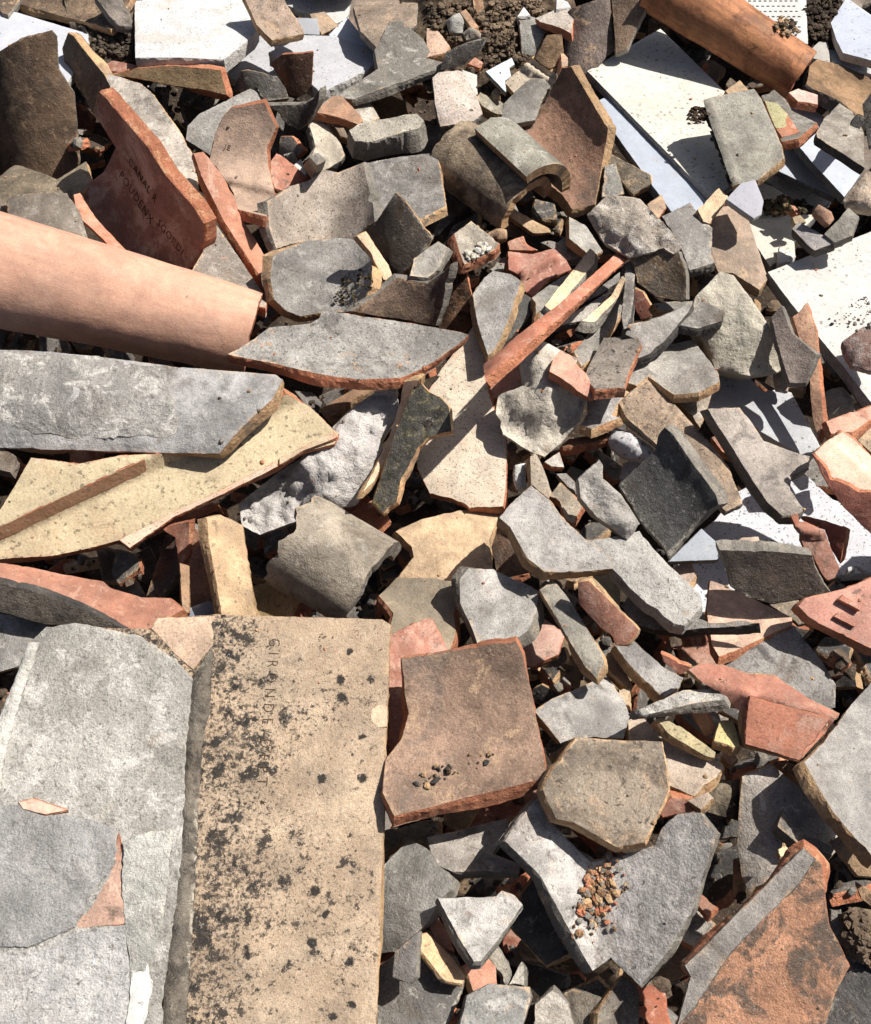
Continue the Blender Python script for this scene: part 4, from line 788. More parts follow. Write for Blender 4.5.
T('F 583,282 610,250 642,330 712,390 682,472 635,472 600,362', S_, C_, 'dark brown-grey bent shard against the pale boulder', 'd', (139, 126, 117), 28, 235, 8, edge='t', ax=-60, R=-50)
T('F 643,282 685,240 712,320 717,402 732,582 717,637 700,562 690,422', S_, C_, 'long tan curved shard standing beside the big pitted slab', 't', (205, 161, 133), 34, 210, 7, t=10, edge='o')
T('F 733,502 760,488 792,484 822,520 822,562 740,572 730,542', 'mortar_lump', 'mortar', 'small knobbly mortar lump below the big pitted slab', 'm', (192, 186, 174), 14, 280, 5, dome=14, facet=4, t=14, edge='m')
T('F 592,442 625,440 636,470 630,497 600,490', 'small_stone', 'stone', 'small smooth grey stone below the pale boulder', 'g', (189, 184, 176), 14, 280, 5, dome=8, t=10, edge='g')
T('F 400,542 420,455 520,460 560,500 600,490 640,500 724,657 692,692 600,642 500,582', 'stone_slab', 'slab', 'white pitted slab below the pale boulder', 'w', (190, 192, 194), 5, 80, 4, t=14, edge='w')
T('F 398,547 490,545 520,580 560,640 640,670 697,685 692,717 640,742 636,782 660,817 677,842 655,857 615,857 570,817 520,742 470,662 430,602', S_, C_, 'grey brown forked tile lying on the white pitted slab', 'g', (169, 159, 149), 10, 295, 7, t=14, edge='t')
T('F 160,380 232,372 288,360 355,345 425,440 430,470 400,485 370,500 300,505 262,480 225,455 190,480 165,470', S_, C_, 'broad grey tile with split surface above the long mottled tile', 'g', (164, 159, 150), 12, 280, 7, edge='t', key='split')
T('F 293,512 405,470 410,500 375,602 350,570', S_, C_, 'grey tan tile tip under the broad split grey tile', 'g', (169, 156, 141), 16, 280, 6, edge='t')
T('F 408,630 440,615 470,660 480,690 440,670', 'tile_chip', 'chip', 'reddish brown chip between long mottled tile and forked tile', 'o', (140, 105, 90), 16, 280, 5, edge='o')
T('I 280,492 300,360 340,332 382,260 420,232 480,152 560,112 640,62 760,172 885,212 885,382 760,392 700,342 560,350 480,420 465,462 400,500', 'stone_slab', 'slab', 'wide white speckled slab mostly in shade under the forked tile', 'w', (190, 190, 194), 4, 80, 2, t=14, edge='w')
T('I 283,352 380,257 427,300 427,347 340,350', 'slate_chip', 'chip', 'blue-grey triangular shard beside the dark concave tile', 'v', (144, 149, 156), 12, 290, 6, edge='g')
T('I 290,370 345,350 360,395 340,430 310,400', 'tile_chip', 'chip', 'pinkish tan chip on the shaded white slab', 't', (186, 164, 148), 14, 280, 5)
T('I 478,297 500,283 545,280 552,300 520,318', 'tile_chip', 'chip', 'pale pink chip on top of the dark upright slab-like tile', 't', (210, 183, 164), 14, 280, 7)
T('k 543,422 620,350 710,300 770,340 905,470 905,645 800,650 740,604 640,564 590,482', S_, C_, 'cream-faced tile with thick terracotta break at the right edge', 'y', (199, 186, 165), 14, 290, 8, t=8, edge='o', key='creamface', terms=[('k 700,330 905,500', -4, 12, 'rib')])
T('k 530,427 590,490 640,572 740,612 800,652 905,650 905,920 850,870 720,742 620,602', 'broken_side', None, None, 'o', (153, 99, 83), 44, 232, 8, part='creamface', edge='o', t=8)
T('k 613,242 740,195 885,145 890,215 760,302 690,302 640,312', S_, C_, 'terracotta lip with a groove above the cream-faced tile', 'o', (188, 144, 123), 14, 280, 7, edge='o', ax=20, R=-30)
T('k 770,322 885,268 890,440', S_, C_, 'tan tile corner at the right edge between lip and cream face', 't', (194, 170, 140), 14, 280, 6)
T('l 408,95 440,84 462,120 600,175 642,290 684,392 662,452 620,467 590,432 530,312 480,272', S_, C_, 'bent terracotta piece with ridges on the shaded white slab', 'o', (187, 132, 111), 26, 250, 7, edge='o', terms=[('l 455,180 600,195', 6, 6, 'rib')])
T('l 440,90 600,120 730,165 690,370 640,290 600,172 470,118', S_, C_, 'dark red tile wall behind the bent terracotta piece', 'o', (129, 84, 71), 50, 215, 6, edge='o')  # dark red puts the shade of the concave rear side into the colour
T('l -5,292 250,298 530,322 545,390 600,490 642,542 440,577 290,600 150,562 60,502 40,402', S_, C_, 'upright dark tile with grey top rim above the pale orange tile', 'd', (88, 78, 70), 52, 268, 8, t=14, edge='g', ax=0, R=-160)
T('l 285,605 450,580 462,622 502,662 545,692 450,725 400,682', S_, C_, 'shaded grey brown tile beneath the upright dark tile', 'b', (161, 147, 128), 12, 280, 5)
T('I 663,482 682,458 800,430 885,395 885,610 800,570 720,532 690,512', 'interlocking_tile', C_, 'pink terracotta interlocking tile with lugs at the right edge', 'o', (188, 137, 120), 16, 280, 8, t=14, edge='o', key='pinktile', keep=True)
T('l 735,390 775,380 780,402 740,410', 'stone_chip', 'chip', 'small white chip in the dark gap at the right edge', 'w', (190, 190, 187), 10, 90, 4, edge='w')
T('l 800,385 885,350 890,420 850,415', 'stone_slab', 'slab', 'thin white slab edges in the dark gap at the right edge', 'w', (188, 188, 187), 10, 90, 4, edge='w', t=6)
T('L 658,392 720,330 800,220 885,120 885,705 860,682 750,552 690,452', S_, C_, 'large grey tile with tan left rim at the right edge', 'g', (166, 162, 156), 12, 300, 8, t=14, edge='t')
T('L 443,582 455,440 480,430 545,400 640,470 760,550 802,640 742,697 720,707 650,692 560,762 480,812 455,762 440,662', S_, C_, 'grey brown tile half in the shadow of the large grey tile', 'g', (157, 149, 139), 12, 285, 6, t=14, edge='t')
T('L 328,547 345,490 370,450 452,455 447,582 350,557', 'soil_clod', 'soil', 'gravelly soil clod beside the grey brown half-shaded tile', 's', (132, 120, 102), 12, 280, 5, dome=8, facet=3, rough=3, edge='s')
T('L 733,652 770,633 885,722 885,765 830,760 770,692', S_, C_, 'brown stick-like shard at the right edge near the bottom', 't', (161, 134, 104), 22, 230, 7, t=12)
T('N 820,295 885,340 885,385 840,350', S_, C_, 'second brown sliver under the stick-like shard at the right edge', 'b', (140, 114, 90), 22, 230, 6)
T('L 560,390 600,385 670,430 665,465 590,420', S_, C_, 'brown shaded strip under the bright terracotta tile', 'b', (140, 112, 92), 24, 250, 5)
T('L 590,540 620,600 750,670 740,690 640,660 570,600', 'tile_chip', 'chip', 'bent grey chip with a hole on the half-shaded tile', 'g', (150, 143, 132), 14, 280, 7)
T('L 573,675 590,660 607,675 600,695 580,698', 'tile_chip', 'chip', 'tiny pale yellow chip on the half-shaded tile', 't', (221, 206, 167), 10, 280, 7, t=6, h=25)
T('N 268,567 655,182 712,240 735,430 802,570 757,652 720,765 700,810 140,810 240,762 292,602', S_, C_, 'big orange-faced tile with grey ridge in the bottom right corner', 'r', (204, 152, 120), 18, 262, 9, t=16, edge='o', flare=.5, key='orangeface', terms=[('N 720,190 250,660', 10, 40, 'step')], maxlift=60)
T('N 272,567 652,188 690,222 640,300 420,520 300,700 246,760 292,602', 'grey_ridge', None, None, 'g', (179, 171, 162), 0, 0, 9, on='orangeface', off=1.5, t=4, edge='g', rough=1.4)
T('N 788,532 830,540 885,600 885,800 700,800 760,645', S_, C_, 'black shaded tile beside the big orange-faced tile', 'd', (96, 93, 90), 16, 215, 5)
T('N 740,385 776,383 772,482 748,472', 'tile_chip', 'chip', 'grey chip between the orange-faced tile and the soil mound', 'g', (156, 151, 141), 14, 300, 5)

# ---- bottom middle
T('M 95,260 190,155 250,190 280,240 337,285 327,320 287,360 257,422 150,522 95,527', S_, C_, 'rough blue-grey tile beside the lichen-spotted tile near the bottom', 'd', (146, 143, 136), 12, 285, 7, edge='t', rough=1.8)
T('M 100,132 250,95 287,100 282,162 232,172 190,152 100,217', S_, C_, 'olive grey tile below the corner of the square brown tile', 'b', (152, 142, 124), 12, 280, 5)
T('M 250,152 507,90 502,142 457,205 547,240 542,264 440,262 335,262 270,237', S_, C_, 'flat grey tile with tan near edge in the square tile shadow', 'g', (165, 157, 148), 10, 280, 6, edge='t')
T('M 283,347 420,347 470,340 490,325 532,340 557,370 500,452 422,552 400,552 350,472', S_, C_, 'light grey triangular shard near the bottom pointing down', 'g', (179, 174, 167), 8, 285, 8, edge='t')
T('M 253,412 272,393 322,470 337,522 290,502 260,452', 'tile_chip', 'chip', 'orange chip beside the light grey triangular shard', 'o', (187, 133, 107), 14, 320, 6, edge='o')
T('M 88,572 140,540 215,470 250,462 332,540 372,602 362,640 332,722 292,790 88,790', 'tile_chunk', C_, 'dark gritty chunk with tan orange upper break at the bottom', 'd', (113, 110, 105), 16, 300, 6, t=18, edge='t', rough=2.2, key='chunk')
T('M 215,472 250,460 332,540 372,602 362,625 300,612 220,502', 'tan_break', None, None, 't', (209, 167, 128), 24, 30, 7, part='chunk', edge='t', t=6)
T('M 138,602 145,520 217,463 212,602 190,622', S_, C_, 'narrow grey splinter on top of the dark gritty chunk', 'g', (139, 134, 128), 20, 300, 8)
T('m 250,502 390,448 442,500 447,602 430,612 310,642 288,572', 'tile_chip', 'chip', 'orange chip with tan margin below the light grey triangle', 'o', (182, 131, 109), 14, 280, 6, edge='t')
T('m 388,442 450,378 497,470 512,542 492,602 442,502', 'tile_chip', 'chip', 'thin olive grey sliver beside the orange chip near the bottom', 'g', (163, 157, 143), 14, 300, 5)
T('m 515,604 590,475 604,500 604,614', 'tile_chip', 'chip', 'pale triangular splinter in the dark bottom gap', 'g', (213, 208, 195), 14, 280, 5)
T('M 378,662 450,625 580,635 587,662 562,742 540,790 350,790', S_, C_, 'grey tile with tan end at the bottom edge', 'g', (149, 147, 141), 10, 280, 7, edge='t')
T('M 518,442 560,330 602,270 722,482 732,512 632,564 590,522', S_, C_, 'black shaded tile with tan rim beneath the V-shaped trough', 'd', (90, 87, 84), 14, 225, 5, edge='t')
T('M 598,692 655,645 702,690 732,790 590,790', S_, C_, 'pale tan grey shard at the bottom edge', 'g', (195, 186, 172), 10, 280, 6)
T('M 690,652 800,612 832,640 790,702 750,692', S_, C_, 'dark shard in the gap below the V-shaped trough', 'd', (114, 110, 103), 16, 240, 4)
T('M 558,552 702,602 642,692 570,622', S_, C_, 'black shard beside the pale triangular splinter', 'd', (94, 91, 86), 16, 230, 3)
T('M 685,655 720,640 860,690 860,790 730,790', S_, C_, 'grey brown shard at the bottom edge under the V-shaped trough', 'b', (152, 142, 128), 14, 280, 5)
T('N -10,720 70,598 127,642 122,790 -10,790', S_, C_, 'worn brown-grey tile at the bottom edge beside the pale shard', 'b', (133, 126, 115), 14, 285, 5)
T('N 258,480 300,380 345,410 370,430 300,520', S_, C_, 'grey shard tucked under the edge of the V-shaped trough', 'g', (165, 159, 148), 14, 290, 4, edge='o')
T('N 300,350 320,335 372,375 340,405', 'tile_chip', 'chip', 'orange brown chip between V-shaped trough and orange-faced tile', 'o', (157, 118, 98), 14, 280, 5, edge='o')
T('N 770,402 820,380 890,390 890,600 850,560 790,522', 'soil', 'soil', 'crumbly brown soil mound at the right edge', 's', (134, 116, 94), 14, 250, 5, dome=14, facet=6, rough=4, edge='s', kind='structure')

T('G -10,372 170,288 352,204 420,174 424,202 354,240 170,326 -10,412', 'clay_step', None, None, 'y', (164, 124, 94), 0, 0, 7, on='cream', off=1.1, t=4, edge='o', rough=.2)  # brown colour puts the step's shade, with some bare clay, into a flush band
T('G 347,406 500,328 640,262 800,178 806,192 640,275 500,340 376,428', 'lip', None, None, 'y', (205, 179, 156), 0, 0, 7, on='cream', off=5, t=9, edge='o')
T('G 812,168 870,140 968,92 976,108 870,152 812,186', 'lip', None, None, 'y', (205, 186, 157), 0, 0, 7, on='cream', off=4, t=8, edge='o')
T('I 778,462 790,450 842,482 838,494', 'lug', None, None, 'o', (187, 130, 110), 0, 0, 8, on='pinktile', off=6, t=7, edge='o')
T('I 765,512 778,502 830,532 824,542', 'lug', None, None, 'o', (187, 130, 110), 0, 0, 8, on='pinktile', off=5, t=6, edge='o')
T('E 385,590 393,574 408,572 418,584 412,600 396,606', 'nail_hole', None, None, 'd', (41, 40, 37), 0, 0, 8, on='hook', off=.6, t=2, edge='d')
# ---- the big lichen-spotted tile with its mortar
T('J 330,62 345,40 470,32 832,42 850,55 840,300 830,640 815,990 -40,990 -40,500 60,90 200,60', 'lichen_tile', C_, 'large tan flat tile spotted with black lichen and stamped letters, bottom left', 'l', (194, 172, 146), 9, 270, 9, t=18, edge='t', key='lichen', maxlift=70, jit=.6, rough=.25, keep=True)
T('J 425,165 450,120 462,100 455,250 440,300 432,420 425,600 398,995 345,995 372,700 392,480 402,330 412,200', 'dirty_rib', None, None, 'd', (120, 112, 100), 0, 0, 9, on='lichen', off=2, t=4, dome=6, edge='d', rough=1.8)
T('J 330,62 345,40 468,34 462,100 420,150 395,130', 'clean_corner', None, None, 't', (221, 191, 164), 0, 0, 9, on='lichen', off=.8, t=2, edge='t')
T('J -30,330 20,200 65,90 100,60 160,53 290,75 380,130 415,170 404,330 396,488 392,600 378,702 352,840 345,990 -30,990', 'mortar_coat', None, None, 'm', (178, 174, 165), 0, 0, 9, on='lichen', off=6, t=7, edge='m', rough=.9, jit=1.6)
T('J -30,332 20,200 62,92 84,92 48,200 10,330 -8,420 -30,430', 'mortar_rim', None, None, 'm', (206, 203, 194), 0, 0, 9, on='lichen', off=8.5, t=5, dome=4, edge='m', rough=.9, jit=1.2)
T('J -30,445 40,446 120,468 200,478 252,502 247,572 200,640 162,712 60,757 -30,752', 'mortar_patch', None, None, 'm', (166, 164, 160), 0, 0, 9, on='lichen', off=8, t=4, edge='m', rough=.9, jit=1.6)
T('J 268,530 300,512 372,500 365,600 350,702 322,790 290,900 285,830 265,642', 'mortar_patch', None, None, 'm', (170, 168, 160), 0, 0, 9, on='lichen', off=8.2, t=4, edge='m', rough=1.0, jit=1.6)
T('J -30,757 60,765 165,720 280,708 290,800 262,990 -30,990', 'mortar_patch', None, None, 'm', (162, 160, 156), 0, 0, 9, on='lichen', off=7.6, t=4, edge='m', rough=1.0, jit=1.6)
T('J 292,800 322,792 330,850 300,960 275,990 268,960', 'mortar_patch', None, None, 'w', (201, 199, 193), 0, 0, 9, on='lichen', off=8.4, t=4, edge='m', rough=.8, jit=1.6)
T('J 40,440 70,432 110,445 150,458 100,466 50,455', 'bare_clay', None, None, 'o', (198, 170, 150), 0, 0, 9, on='lichen', off=8.6, t=3, edge='o')
T('J 160,716 240,600 258,507 276,704', 'bare_clay', None, None, 'o', (190, 156, 136), 0, 0, 9, on='lichen', off=6.6, t=3, edge='o')
T('J 808,238 826,228 843,232 843,276 822,276 808,262', 'bare_spot', None, None, 't', (231, 204, 172), 0, 0, 9, on='lichen', off=.7, t=2, edge='t')

# ------------------------------------------------------------------ soil under and between the shards
SO = [('Z 405,-30 560,-30 600,60 560,130 500,120 430,95 395,40', 'damp dark soil at the top middle with small stones in it', (120, 102, 82), 2),
      ('Z 795,-20 845,-20 830,60 800,70 780,40', 'dark crumbly soil beside the dimpled white floor tile', (96, 80, 64), 2),
      ('Z 60,-20 140,-20 145,60 80,70', 'grey soil between the long tan tile and white block', (120, 108, 94), 2),
      ('Z 700,110 735,115 745,180 712,190', 'dark soil under the dirty grey ridge tile', (84, 70, 58), 2)]
for s, lab, c, L in SO:
    T(s, 'soil', 'soil', lab, 's', c, 8, 275, L, h=-14, dome=10, facet=5, rough=3.5, edge='s', kind='structure', t=20)

run_queue()

# ------------------------------------------------------------------ ground sheet below the pile
def ground():
    rs = np.random.RandomState(3)
    xs = np.concatenate([[-40, -12, -4, -2], np.linspace(-1.4, 1.4, 150), [2, 4, 12, 40]])
    ys = np.concatenate([[-40, -12, -4, -2], np.linspace(-1.4, 1.9, 170), [2.5, 5, 12, 40]])
    V = []
    for y in ys:
        for x in xs:
            z = -.2
            if abs(x) < 1.5 and abs(y) < 2: z += nz(x * 5, y * 5, 1) * .03 + nz(x * 25, y * 25, 2) * .012 + nz(x * 90, y * 90, 3) * .004
            V.append((x, y, z))
    nx = len(xs); F = [(j * nx + i, j * nx + i + 1, (j + 1) * nx + i + 1, (j + 1) * nx + i) for j in range(len(ys) - 1) for i in range(nx - 1)]
    o = bpy.data.objects.new('ground', mesh_from('ground', np.array(V), F, [0] * len(F), [True] * len(F), None, [FM['s']]))
    o.color = tuple(lin((70, 58, 47))) + (1,)
    register(o, 'ground', 'dark brown soil ground under the whole pile', 'soil', None, 'structure')
ground()

# ------------------------------------------------------------------ deeper shards seen in the dark gaps, and the pile going on outside the picture
class WFrame(Frame):
    def __init__(s, A, tilt, dirn, spin):
        s.A = np.array(A); a, t = math.radians(dirn), math.radians(tilt)
        s.n = np.array((math.sin(t) * math.cos(a), math.sin(t) * math.sin(a), math.cos(t)))
        u = np.array((math.cos(spin), math.sin(spin), 0)); u -= s.n * (u @ s.n); s.u = u / np.linalg.norm(u); s.v = np.cross(s.n, s.u)
        s.M = np.stack([s.u, s.v, s.n], 1); s.curve = None; s.terms = []
def random_outline(rs, r):
    k = rs.randint(4, 8); a = np.sort(rs.rand(k) * .5 + np.arange(k)) / k * 2 * math.pi
    el = .28 + .6 * rs.rand()
    return np.stack([np.cos(a) * r * (.75 + .5 * rs.rand(k)), np.sin(a) * r * el * (.75 + .5 * rs.rand(k))], 1)
FILL = [('g', (140, 136, 130)), ('g', (156, 150, 142)), ('d', (104, 100, 96)), ('b', (130, 110, 92)), ('t', (186, 158, 126)), ('o', (188, 116, 88)), ('g', (120, 116, 112)), ('b', (112, 96, 82))]
rs = np.random.RandomState(21)
PROTO = []
for i in range(36):
    R = (-1 if rs.rand() < .5 else 1) * (.07 + .08 * rs.rand()) if rs.rand() < .5 else None
    fr = WFrame((0, 0, 0), 0, 0, 0); fr.curve = R; r = .018 + .05 * rs.rand() ** 1.5
    res = solid(fr, random_outline(rs, r), 5000 + i, .011, sp=.006, jit=.0014, rough=.0008)
    mk, c = FILL[i % len(FILL)]
    me = mesh_from('tile_shard', *res[:5], [FM[mk], EM['to'[i % 2] if mk != 'd' else 'g']])
    PROTO.append((me, res[0], c, r))
SMALL = [p for p in PROTO if p[3] < .034]
LAND = [(470, 735, 'square brown tile'), (600, 890, 'V-shaped trough'), (655, 490, 'dark concave tile'), (735, 325, 'pale boulder'), (350, 350, 'boat-shaped tile'), (460, 440, 'cream plate'), (130, 290, 'long pale barrel'),
        (100, 400, 'big grey channel tile'), (140, 480, 'cream interlocking tile'), (140, 170, 'stamped terracotta tile'), (235, 150, 'dusty marked tile'), (40, 110, 'upright brown tile'), (195, 25, 'chalky white block'), (320, 205, 'pale-banded trough'),
        (545, 395, 'beige mortar lump'), (575, 310, 'long terracotta strip'), (570, 130, 'big sooty trough'), (500, 180, 'arched barrel tiles'), (480, 45, 'soil patch'), (690, 110, 'large cream slab'), (745, 135, 'dirty grey ridge tile'),
        (820, 280, 'big white pitted slab'), (785, 440, 'forked grey tile'), (790, 560, 'upright dark tile'), (765, 700, 'bent terracotta tile'), (840, 760, 'large grey edge tile'), (780, 940, 'big orange-faced tile'), (605, 790, 'six-sided olive shard'),
        (480, 915, 'light grey triangle'), (415, 890, 'rough blue-grey tile'), (300, 820, 'lichen-spotted tile'), (330, 560, 'arched grey tan barrel'), (320, 465, 'knobbly mortar lump'), (550, 530, 'light grey trough'), (590, 615, 'olive grey strip'), (230, 565, 'upright plank-like shard')]
CNAME = {(140, 136, 130): 'grey', (156, 150, 142): 'pale grey', (104, 100, 96): 'dark', (130, 110, 92): 'brown', (186, 158, 126): 'tan', (188, 116, 88): 'orange', (120, 116, 112): 'dull grey', (112, 96, 82): 'dark brown'}
n_in = 0; outer = []
NT = 0
for tries in range(5200):
    second = tries >= 2600                                # a second, finer pass: splinters stuck on edge between the shards
    me, VV, c, r = PROTO[rs.randint(len(PROTO))] if not second else SMALL[rs.randint(len(SMALL))]
    q = np.array((rs.uniform(-30, W + 30), rs.uniform(-30, H + 30)))
    d = rays(q)[0]; hz = rs.uniform(-.115, -.035) if not second else rs.uniform(-.06, -.005); A = CAMN + d * (hz - CAMN[2]) / d[2]
    fr = WFrame(A, abs(rs.randn()) * 34 if not second else rs.uniform(20, 65), rs.uniform(0, 360), rs.uniform(0, 6.28))
    Wv = A + VV @ fr.M.T; z = splat(Wv); m = z < 1e8
    if not m.any(): continue
    free = (m & (ZB > 1e8)).sum(); ov = m & (ZB < 1e8)
    if free < .08 * m.sum() or free < 3: continue
    if ov.any():
        s = float(np.percentile((ZB - z)[ov], 4)) - .004
        if s < 0:
            fr.A = fr.A - d * s; Wv = fr.A + VV @ fr.M.T
            if fr.A[2] < -.2: continue
            z = splat(Wv)
    commit(z, -2)
    o = bpy.data.objects.new('tile_splinter' if second else 'tile_fragment', me); o.color = tuple(x * .6 for x in lin(c)) + (1,); o.matrix_basis = fr.matrix(); n_in += 1  # colours darkened for dirt and for the shade in the gaps
    q2 = to_px(fr.A[None])[0]; li = min(LAND, key=lambda k: math.hypot(k[0] - q2[0], k[1] - q2[1])); dx, dy = q2[0] - li[0], q2[1] - li[1]
    where = ('below' if dy > 0 else 'above') if abs(dy) > abs(dx) else ('just right of' if dx > 0 else 'just left of')
    register(o, 'tile_shard', '%s %s %s in the gap %s the %s' % ('small' if r < .03 else 'mid-sized' if r < .045 else 'larger', CNAME[c], 'tile splinter' if second else 'tile bit', where, li[2]), 'chip', None, 'thing', 'tile bits deep in the gaps')
    if n_in >= 290: break
print('fillers', n_in)
# outside the frame: the pile continues as one mass of rubble
V, F, MI, SMO, off = [], [], [], [], 0
mats = list(dict.fromkeys([FM[k] for k, _ in FILL])); RC = []
for k in range(2200):
    x, y = rs.uniform(-1.25, 1.25), rs.uniform(-1.0, 1.6)
    q = to_px(np.array([[x, y, 0.0]]))[0]
    if -45 < q[0] < W + 45 and -45 < q[1] < H + 60: continue
    me, VV, c, r = PROTO[rs.randint(len(PROTO))]
    fr = WFrame((x, y, rs.uniform(-.14, .02)), abs(rs.randn()) * 26, rs.uniform(0, 360), rs.uniform(0, 6.28))
    V.append((fr.A + VV * 1.35 @ fr.M.T)); fl = [tuple(p.vertices) for p in me.polygons]
    F += [tuple(i + off for i in f) for f in fl]; mi_ = mats.index(me.materials[0]); MI += [mi_] * len(fl); SMO += [p.use_smooth for p in me.polygons]; off += len(VV)
o = bpy.data.objects.new('tile_rubble', mesh_from('tile_rubble', np.vstack(V), F, MI, SMO, None, mats)); o.color = tuple(lin((142, 130, 118))) + (1,)
register(o, 'tile_rubble', 'mass of broken roof tiles around the pile', 'rubble', None, 'stuff')

# ------------------------------------------------------------------ stamped letters and small marks
lettering('stamped', 'CANAL R', 'A 372,470', 'A 450,590', 13, (70, 50, 42), off=.5)
lettering('stamped', 'POUDENX', 'A 345,510', 'A 430,640', 14, (70, 50, 42), off=.5)
lettering('stamped', 'SGORDI', 'A 455,650', 'A 525,740', 13, (70, 50, 42), off=.5)
lettering('marked', 'JE', 'A 650,432', 'A 700,448', 9, (70, 56, 46))
lettering('lichen', 'GIRONDE/DEPT.*', 'J 588,82', 'J 560,390', 13.5, (84, 70, 54), off=.6, thin=.025, squeeze=.85, spacing=1.75)

# dimples on the turned-over floor tile
def dimples():
    fr = THINGS['dimpled']['fr']; V, F = [], []
    for j in range(7):
        for i in range(26):
            p = np.array([[722 + i * 5.2 + (j % 2) * 2.4 - 6, -4 + j * 5.2]])
            if not inside(p, px('C 440,-10 655,-10 676,100 560,78'))[0]: continue
            c = fr.un(p)[0]; b = len(V)
            for (x, y) in ((-.0016, -.0008), (.0016, -.0008), (.0016, .0008), (-.0016, .0008)): V.append((c[0] + x, c[1] + y, .0009))
            for (x, y) in ((-.0022, -.0013), (.0022, -.0013), (.0022, .0013), (-.0022, .0013)): V.append((c[0] + x, c[1] + y, -.001))
            F += [(b, b + 1, b + 2, b + 3)] + [(b + k, b + 4 + k, b + 4 + (k + 1) % 4, b + (k + 1) % 4) for k in range(4)]
    o = bpy.data.objects.new('dimples', mesh_from('dimples', np.array(V), F, [0] * len(F), [False] * len(F), None, [EM['g']]))
    o['kind'] = 'stuff'; o.matrix_basis = fr.matrix(); register(o, 'dimples', None, None, THINGS['dimpled'])
dimples()

# ------------------------------------------------------------------ crumbs, grit and moss
rs = np.random.RandomState(8)
pebbles('crumbs', 'heap of small orange and tan crumbs in the V-shaped trough', 'crumbs', surface_points('M 735,430 740,350 775,260 830,225 860,235 850,300 835,370 805,430 770,450', 260, rs) + surface_points('M 700,470 720,330 780,230 880,200 900,320 850,460 780,500', 90, rs), (.4, 3.6), [EM['t'], FM['s'], FM['s'], EM['o'], EM['g']], (170, 130, 96))
pebbles('crumbs', 'dark mossy crumbs lying on the cream slab corner', 'crumbs', surface_points('g 245,200 260,130 330,95 400,110 410,190 330,212', 170, rs), (1.2, 4.5), [FM['s'], FM['k'], FM['s'], EM['t']], (96, 84, 58))
pebbles('crumbs', 'mossy crumbs between the orange sliver and brown chunk', 'crumbs', surface_points('g 420,130 480,120 540,170 530,190 470,190', 60, rs), (1, 4), [FM['s'], FM['k']], (90, 80, 56))
pebbles('crumbs', 'scattered dark crumbs on the big white pitted slab', 'crumbs', surface_points('F 730,290 790,260 871,200 871,320 800,330', 46, rs), (.8, 2.6), [FM['s'], EM['g']], (110, 100, 86))
pebbles('crumbs', 'white mortar crumbs on the orange-edged grey olive tile', 'crumbs', surface_points('a 195,355 230,280 250,320 300,240 355,290 270,340', 22, rs), (1.8, 5), [EM['w'], FM['m']], (220, 210, 190))
pebbles('crumbs', 'moss and straw crumbs inside the grey bowl tile', 'crumbs', surface_points('E 125,240 150,160 230,130 240,190 190,255', 120, rs), (.6, 2.4), [FM['s']], (84, 72, 48))
pebbles('crumbs', 'soil crumbs around the dark chunk on the cream slab', 'crumbs', surface_points('C 335,345 345,320 380,310 400,335 385,360', 70, rs), (1, 4), [FM['s']], (80, 62, 48))
pebbles('crumbs', 'soil crumbs on the dimpled floor tile', 'crumbs', surface_points('C 590,85 610,50 650,60 662,95 630,110', 90, rs), (1, 4.5), [FM['s'], EM['t']], (96, 82, 64))
pebbles('crumbs', 'small grit in the hollows of the square brown tile', 'crumbs', surface_points('K 150,520 250,470 380,430 470,430 460,470 330,520 170,550', 34, rs), (.8, 3.4), [FM['s'], EM['t'], EM['d']], (120, 100, 80))
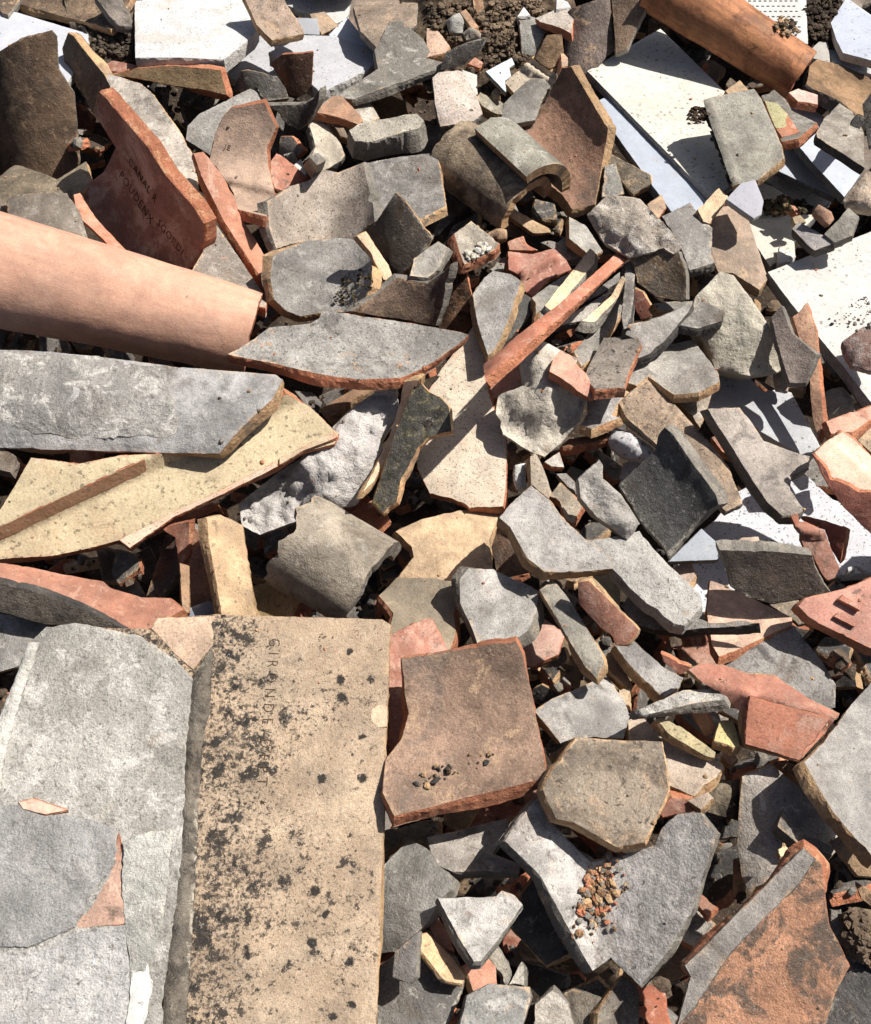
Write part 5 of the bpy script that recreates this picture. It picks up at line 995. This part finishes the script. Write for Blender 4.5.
pebbles('soil_crumbs', 'loose clods over the soil patch at the top middle', 'soil', surface_points('Z 425,5 540,0 560,60 520,90 440,60', 700, rs, soil=True), (.8, 4.5), [FM['s']], (124, 106, 86))
pebbles('soil_crumbs', 'loose clods on the soil by the dimpled floor tile', 'soil', surface_points('Z 805,-2 838,-2 830,50 800,66', 260, rs, soil=True), (.8, 4.5), [FM['s']], (92, 78, 64))
pebbles('soil_crumbs', 'loose clods on the soil between tan tile and white block', 'soil', surface_points('Z 88,0 132,5 134,58 92,58', 120, rs, soil=True), (1.2, 4.5), [FM['s']], (120, 106, 90))
pebbles('soil_crumbs', 'loose clods on the soil mound at the right edge', 'soil', surface_points('N 775,405 871,395 871,580 800,520', 200, rs, soil=True), (1.2, 5.5), [FM['s']], (120, 102, 84))
# scree of chips and mortar dust down in the gaps
spots = []
for _ in range(9000):
    q = np.array((rs.uniform(0, W), rs.uniform(0, H))); iy, ix = int(q[1] // Q), int(q[0] // Q)
    if ZB[iy, ix] > 1e8: d_ = rays(q)[0]; spots.append(CAMN + d_ * (-.19 - CAMN[2]) / d_[2])
    elif IDB[iy, ix] == -2: spots.append(CAMN + rays(q)[0] * (ZB[iy, ix] - .001))
pebbles('scree', 'loose crumbs and mortar dust down in the dark gaps', 'crumbs', spots[:2600], (1, 7), [EM['g'], FM['s'], FM['s'], EM['d'], FM['s']], (104, 90, 76))
# grit dusted over whatever faces up
spots = []
for (Wv, n, k) in SURF:
    if n[2] < .85: continue
    m = rs.poisson(k / 110)
    for i in rs.randint(0, k, m): spots.append(Wv[i])
pebbles('grit', 'fine grit and tile crumbs sprinkled over the shards', 'grit', spots, (.4, 2.2), [EM['g'], EM['t'], FM['s'], EM['o']], (140, 124, 104))
for k in ('vee', 'channel', 'lichen', 'cream', 'square'): print(k, round(float(THINGS[k]['h']), 3))
hs = [r['h'] for k, r in THINGS.items() if k[0] == '#' and 'h' in r]; print('heights', np.percentile(hs, [0, 10, 50, 90, 100]).round(3), len(hs))
print('tris', sum(len(o.data.polygons) for o in COL.objects if o.type == 'MESH'), 'objs', len(COL.objects))
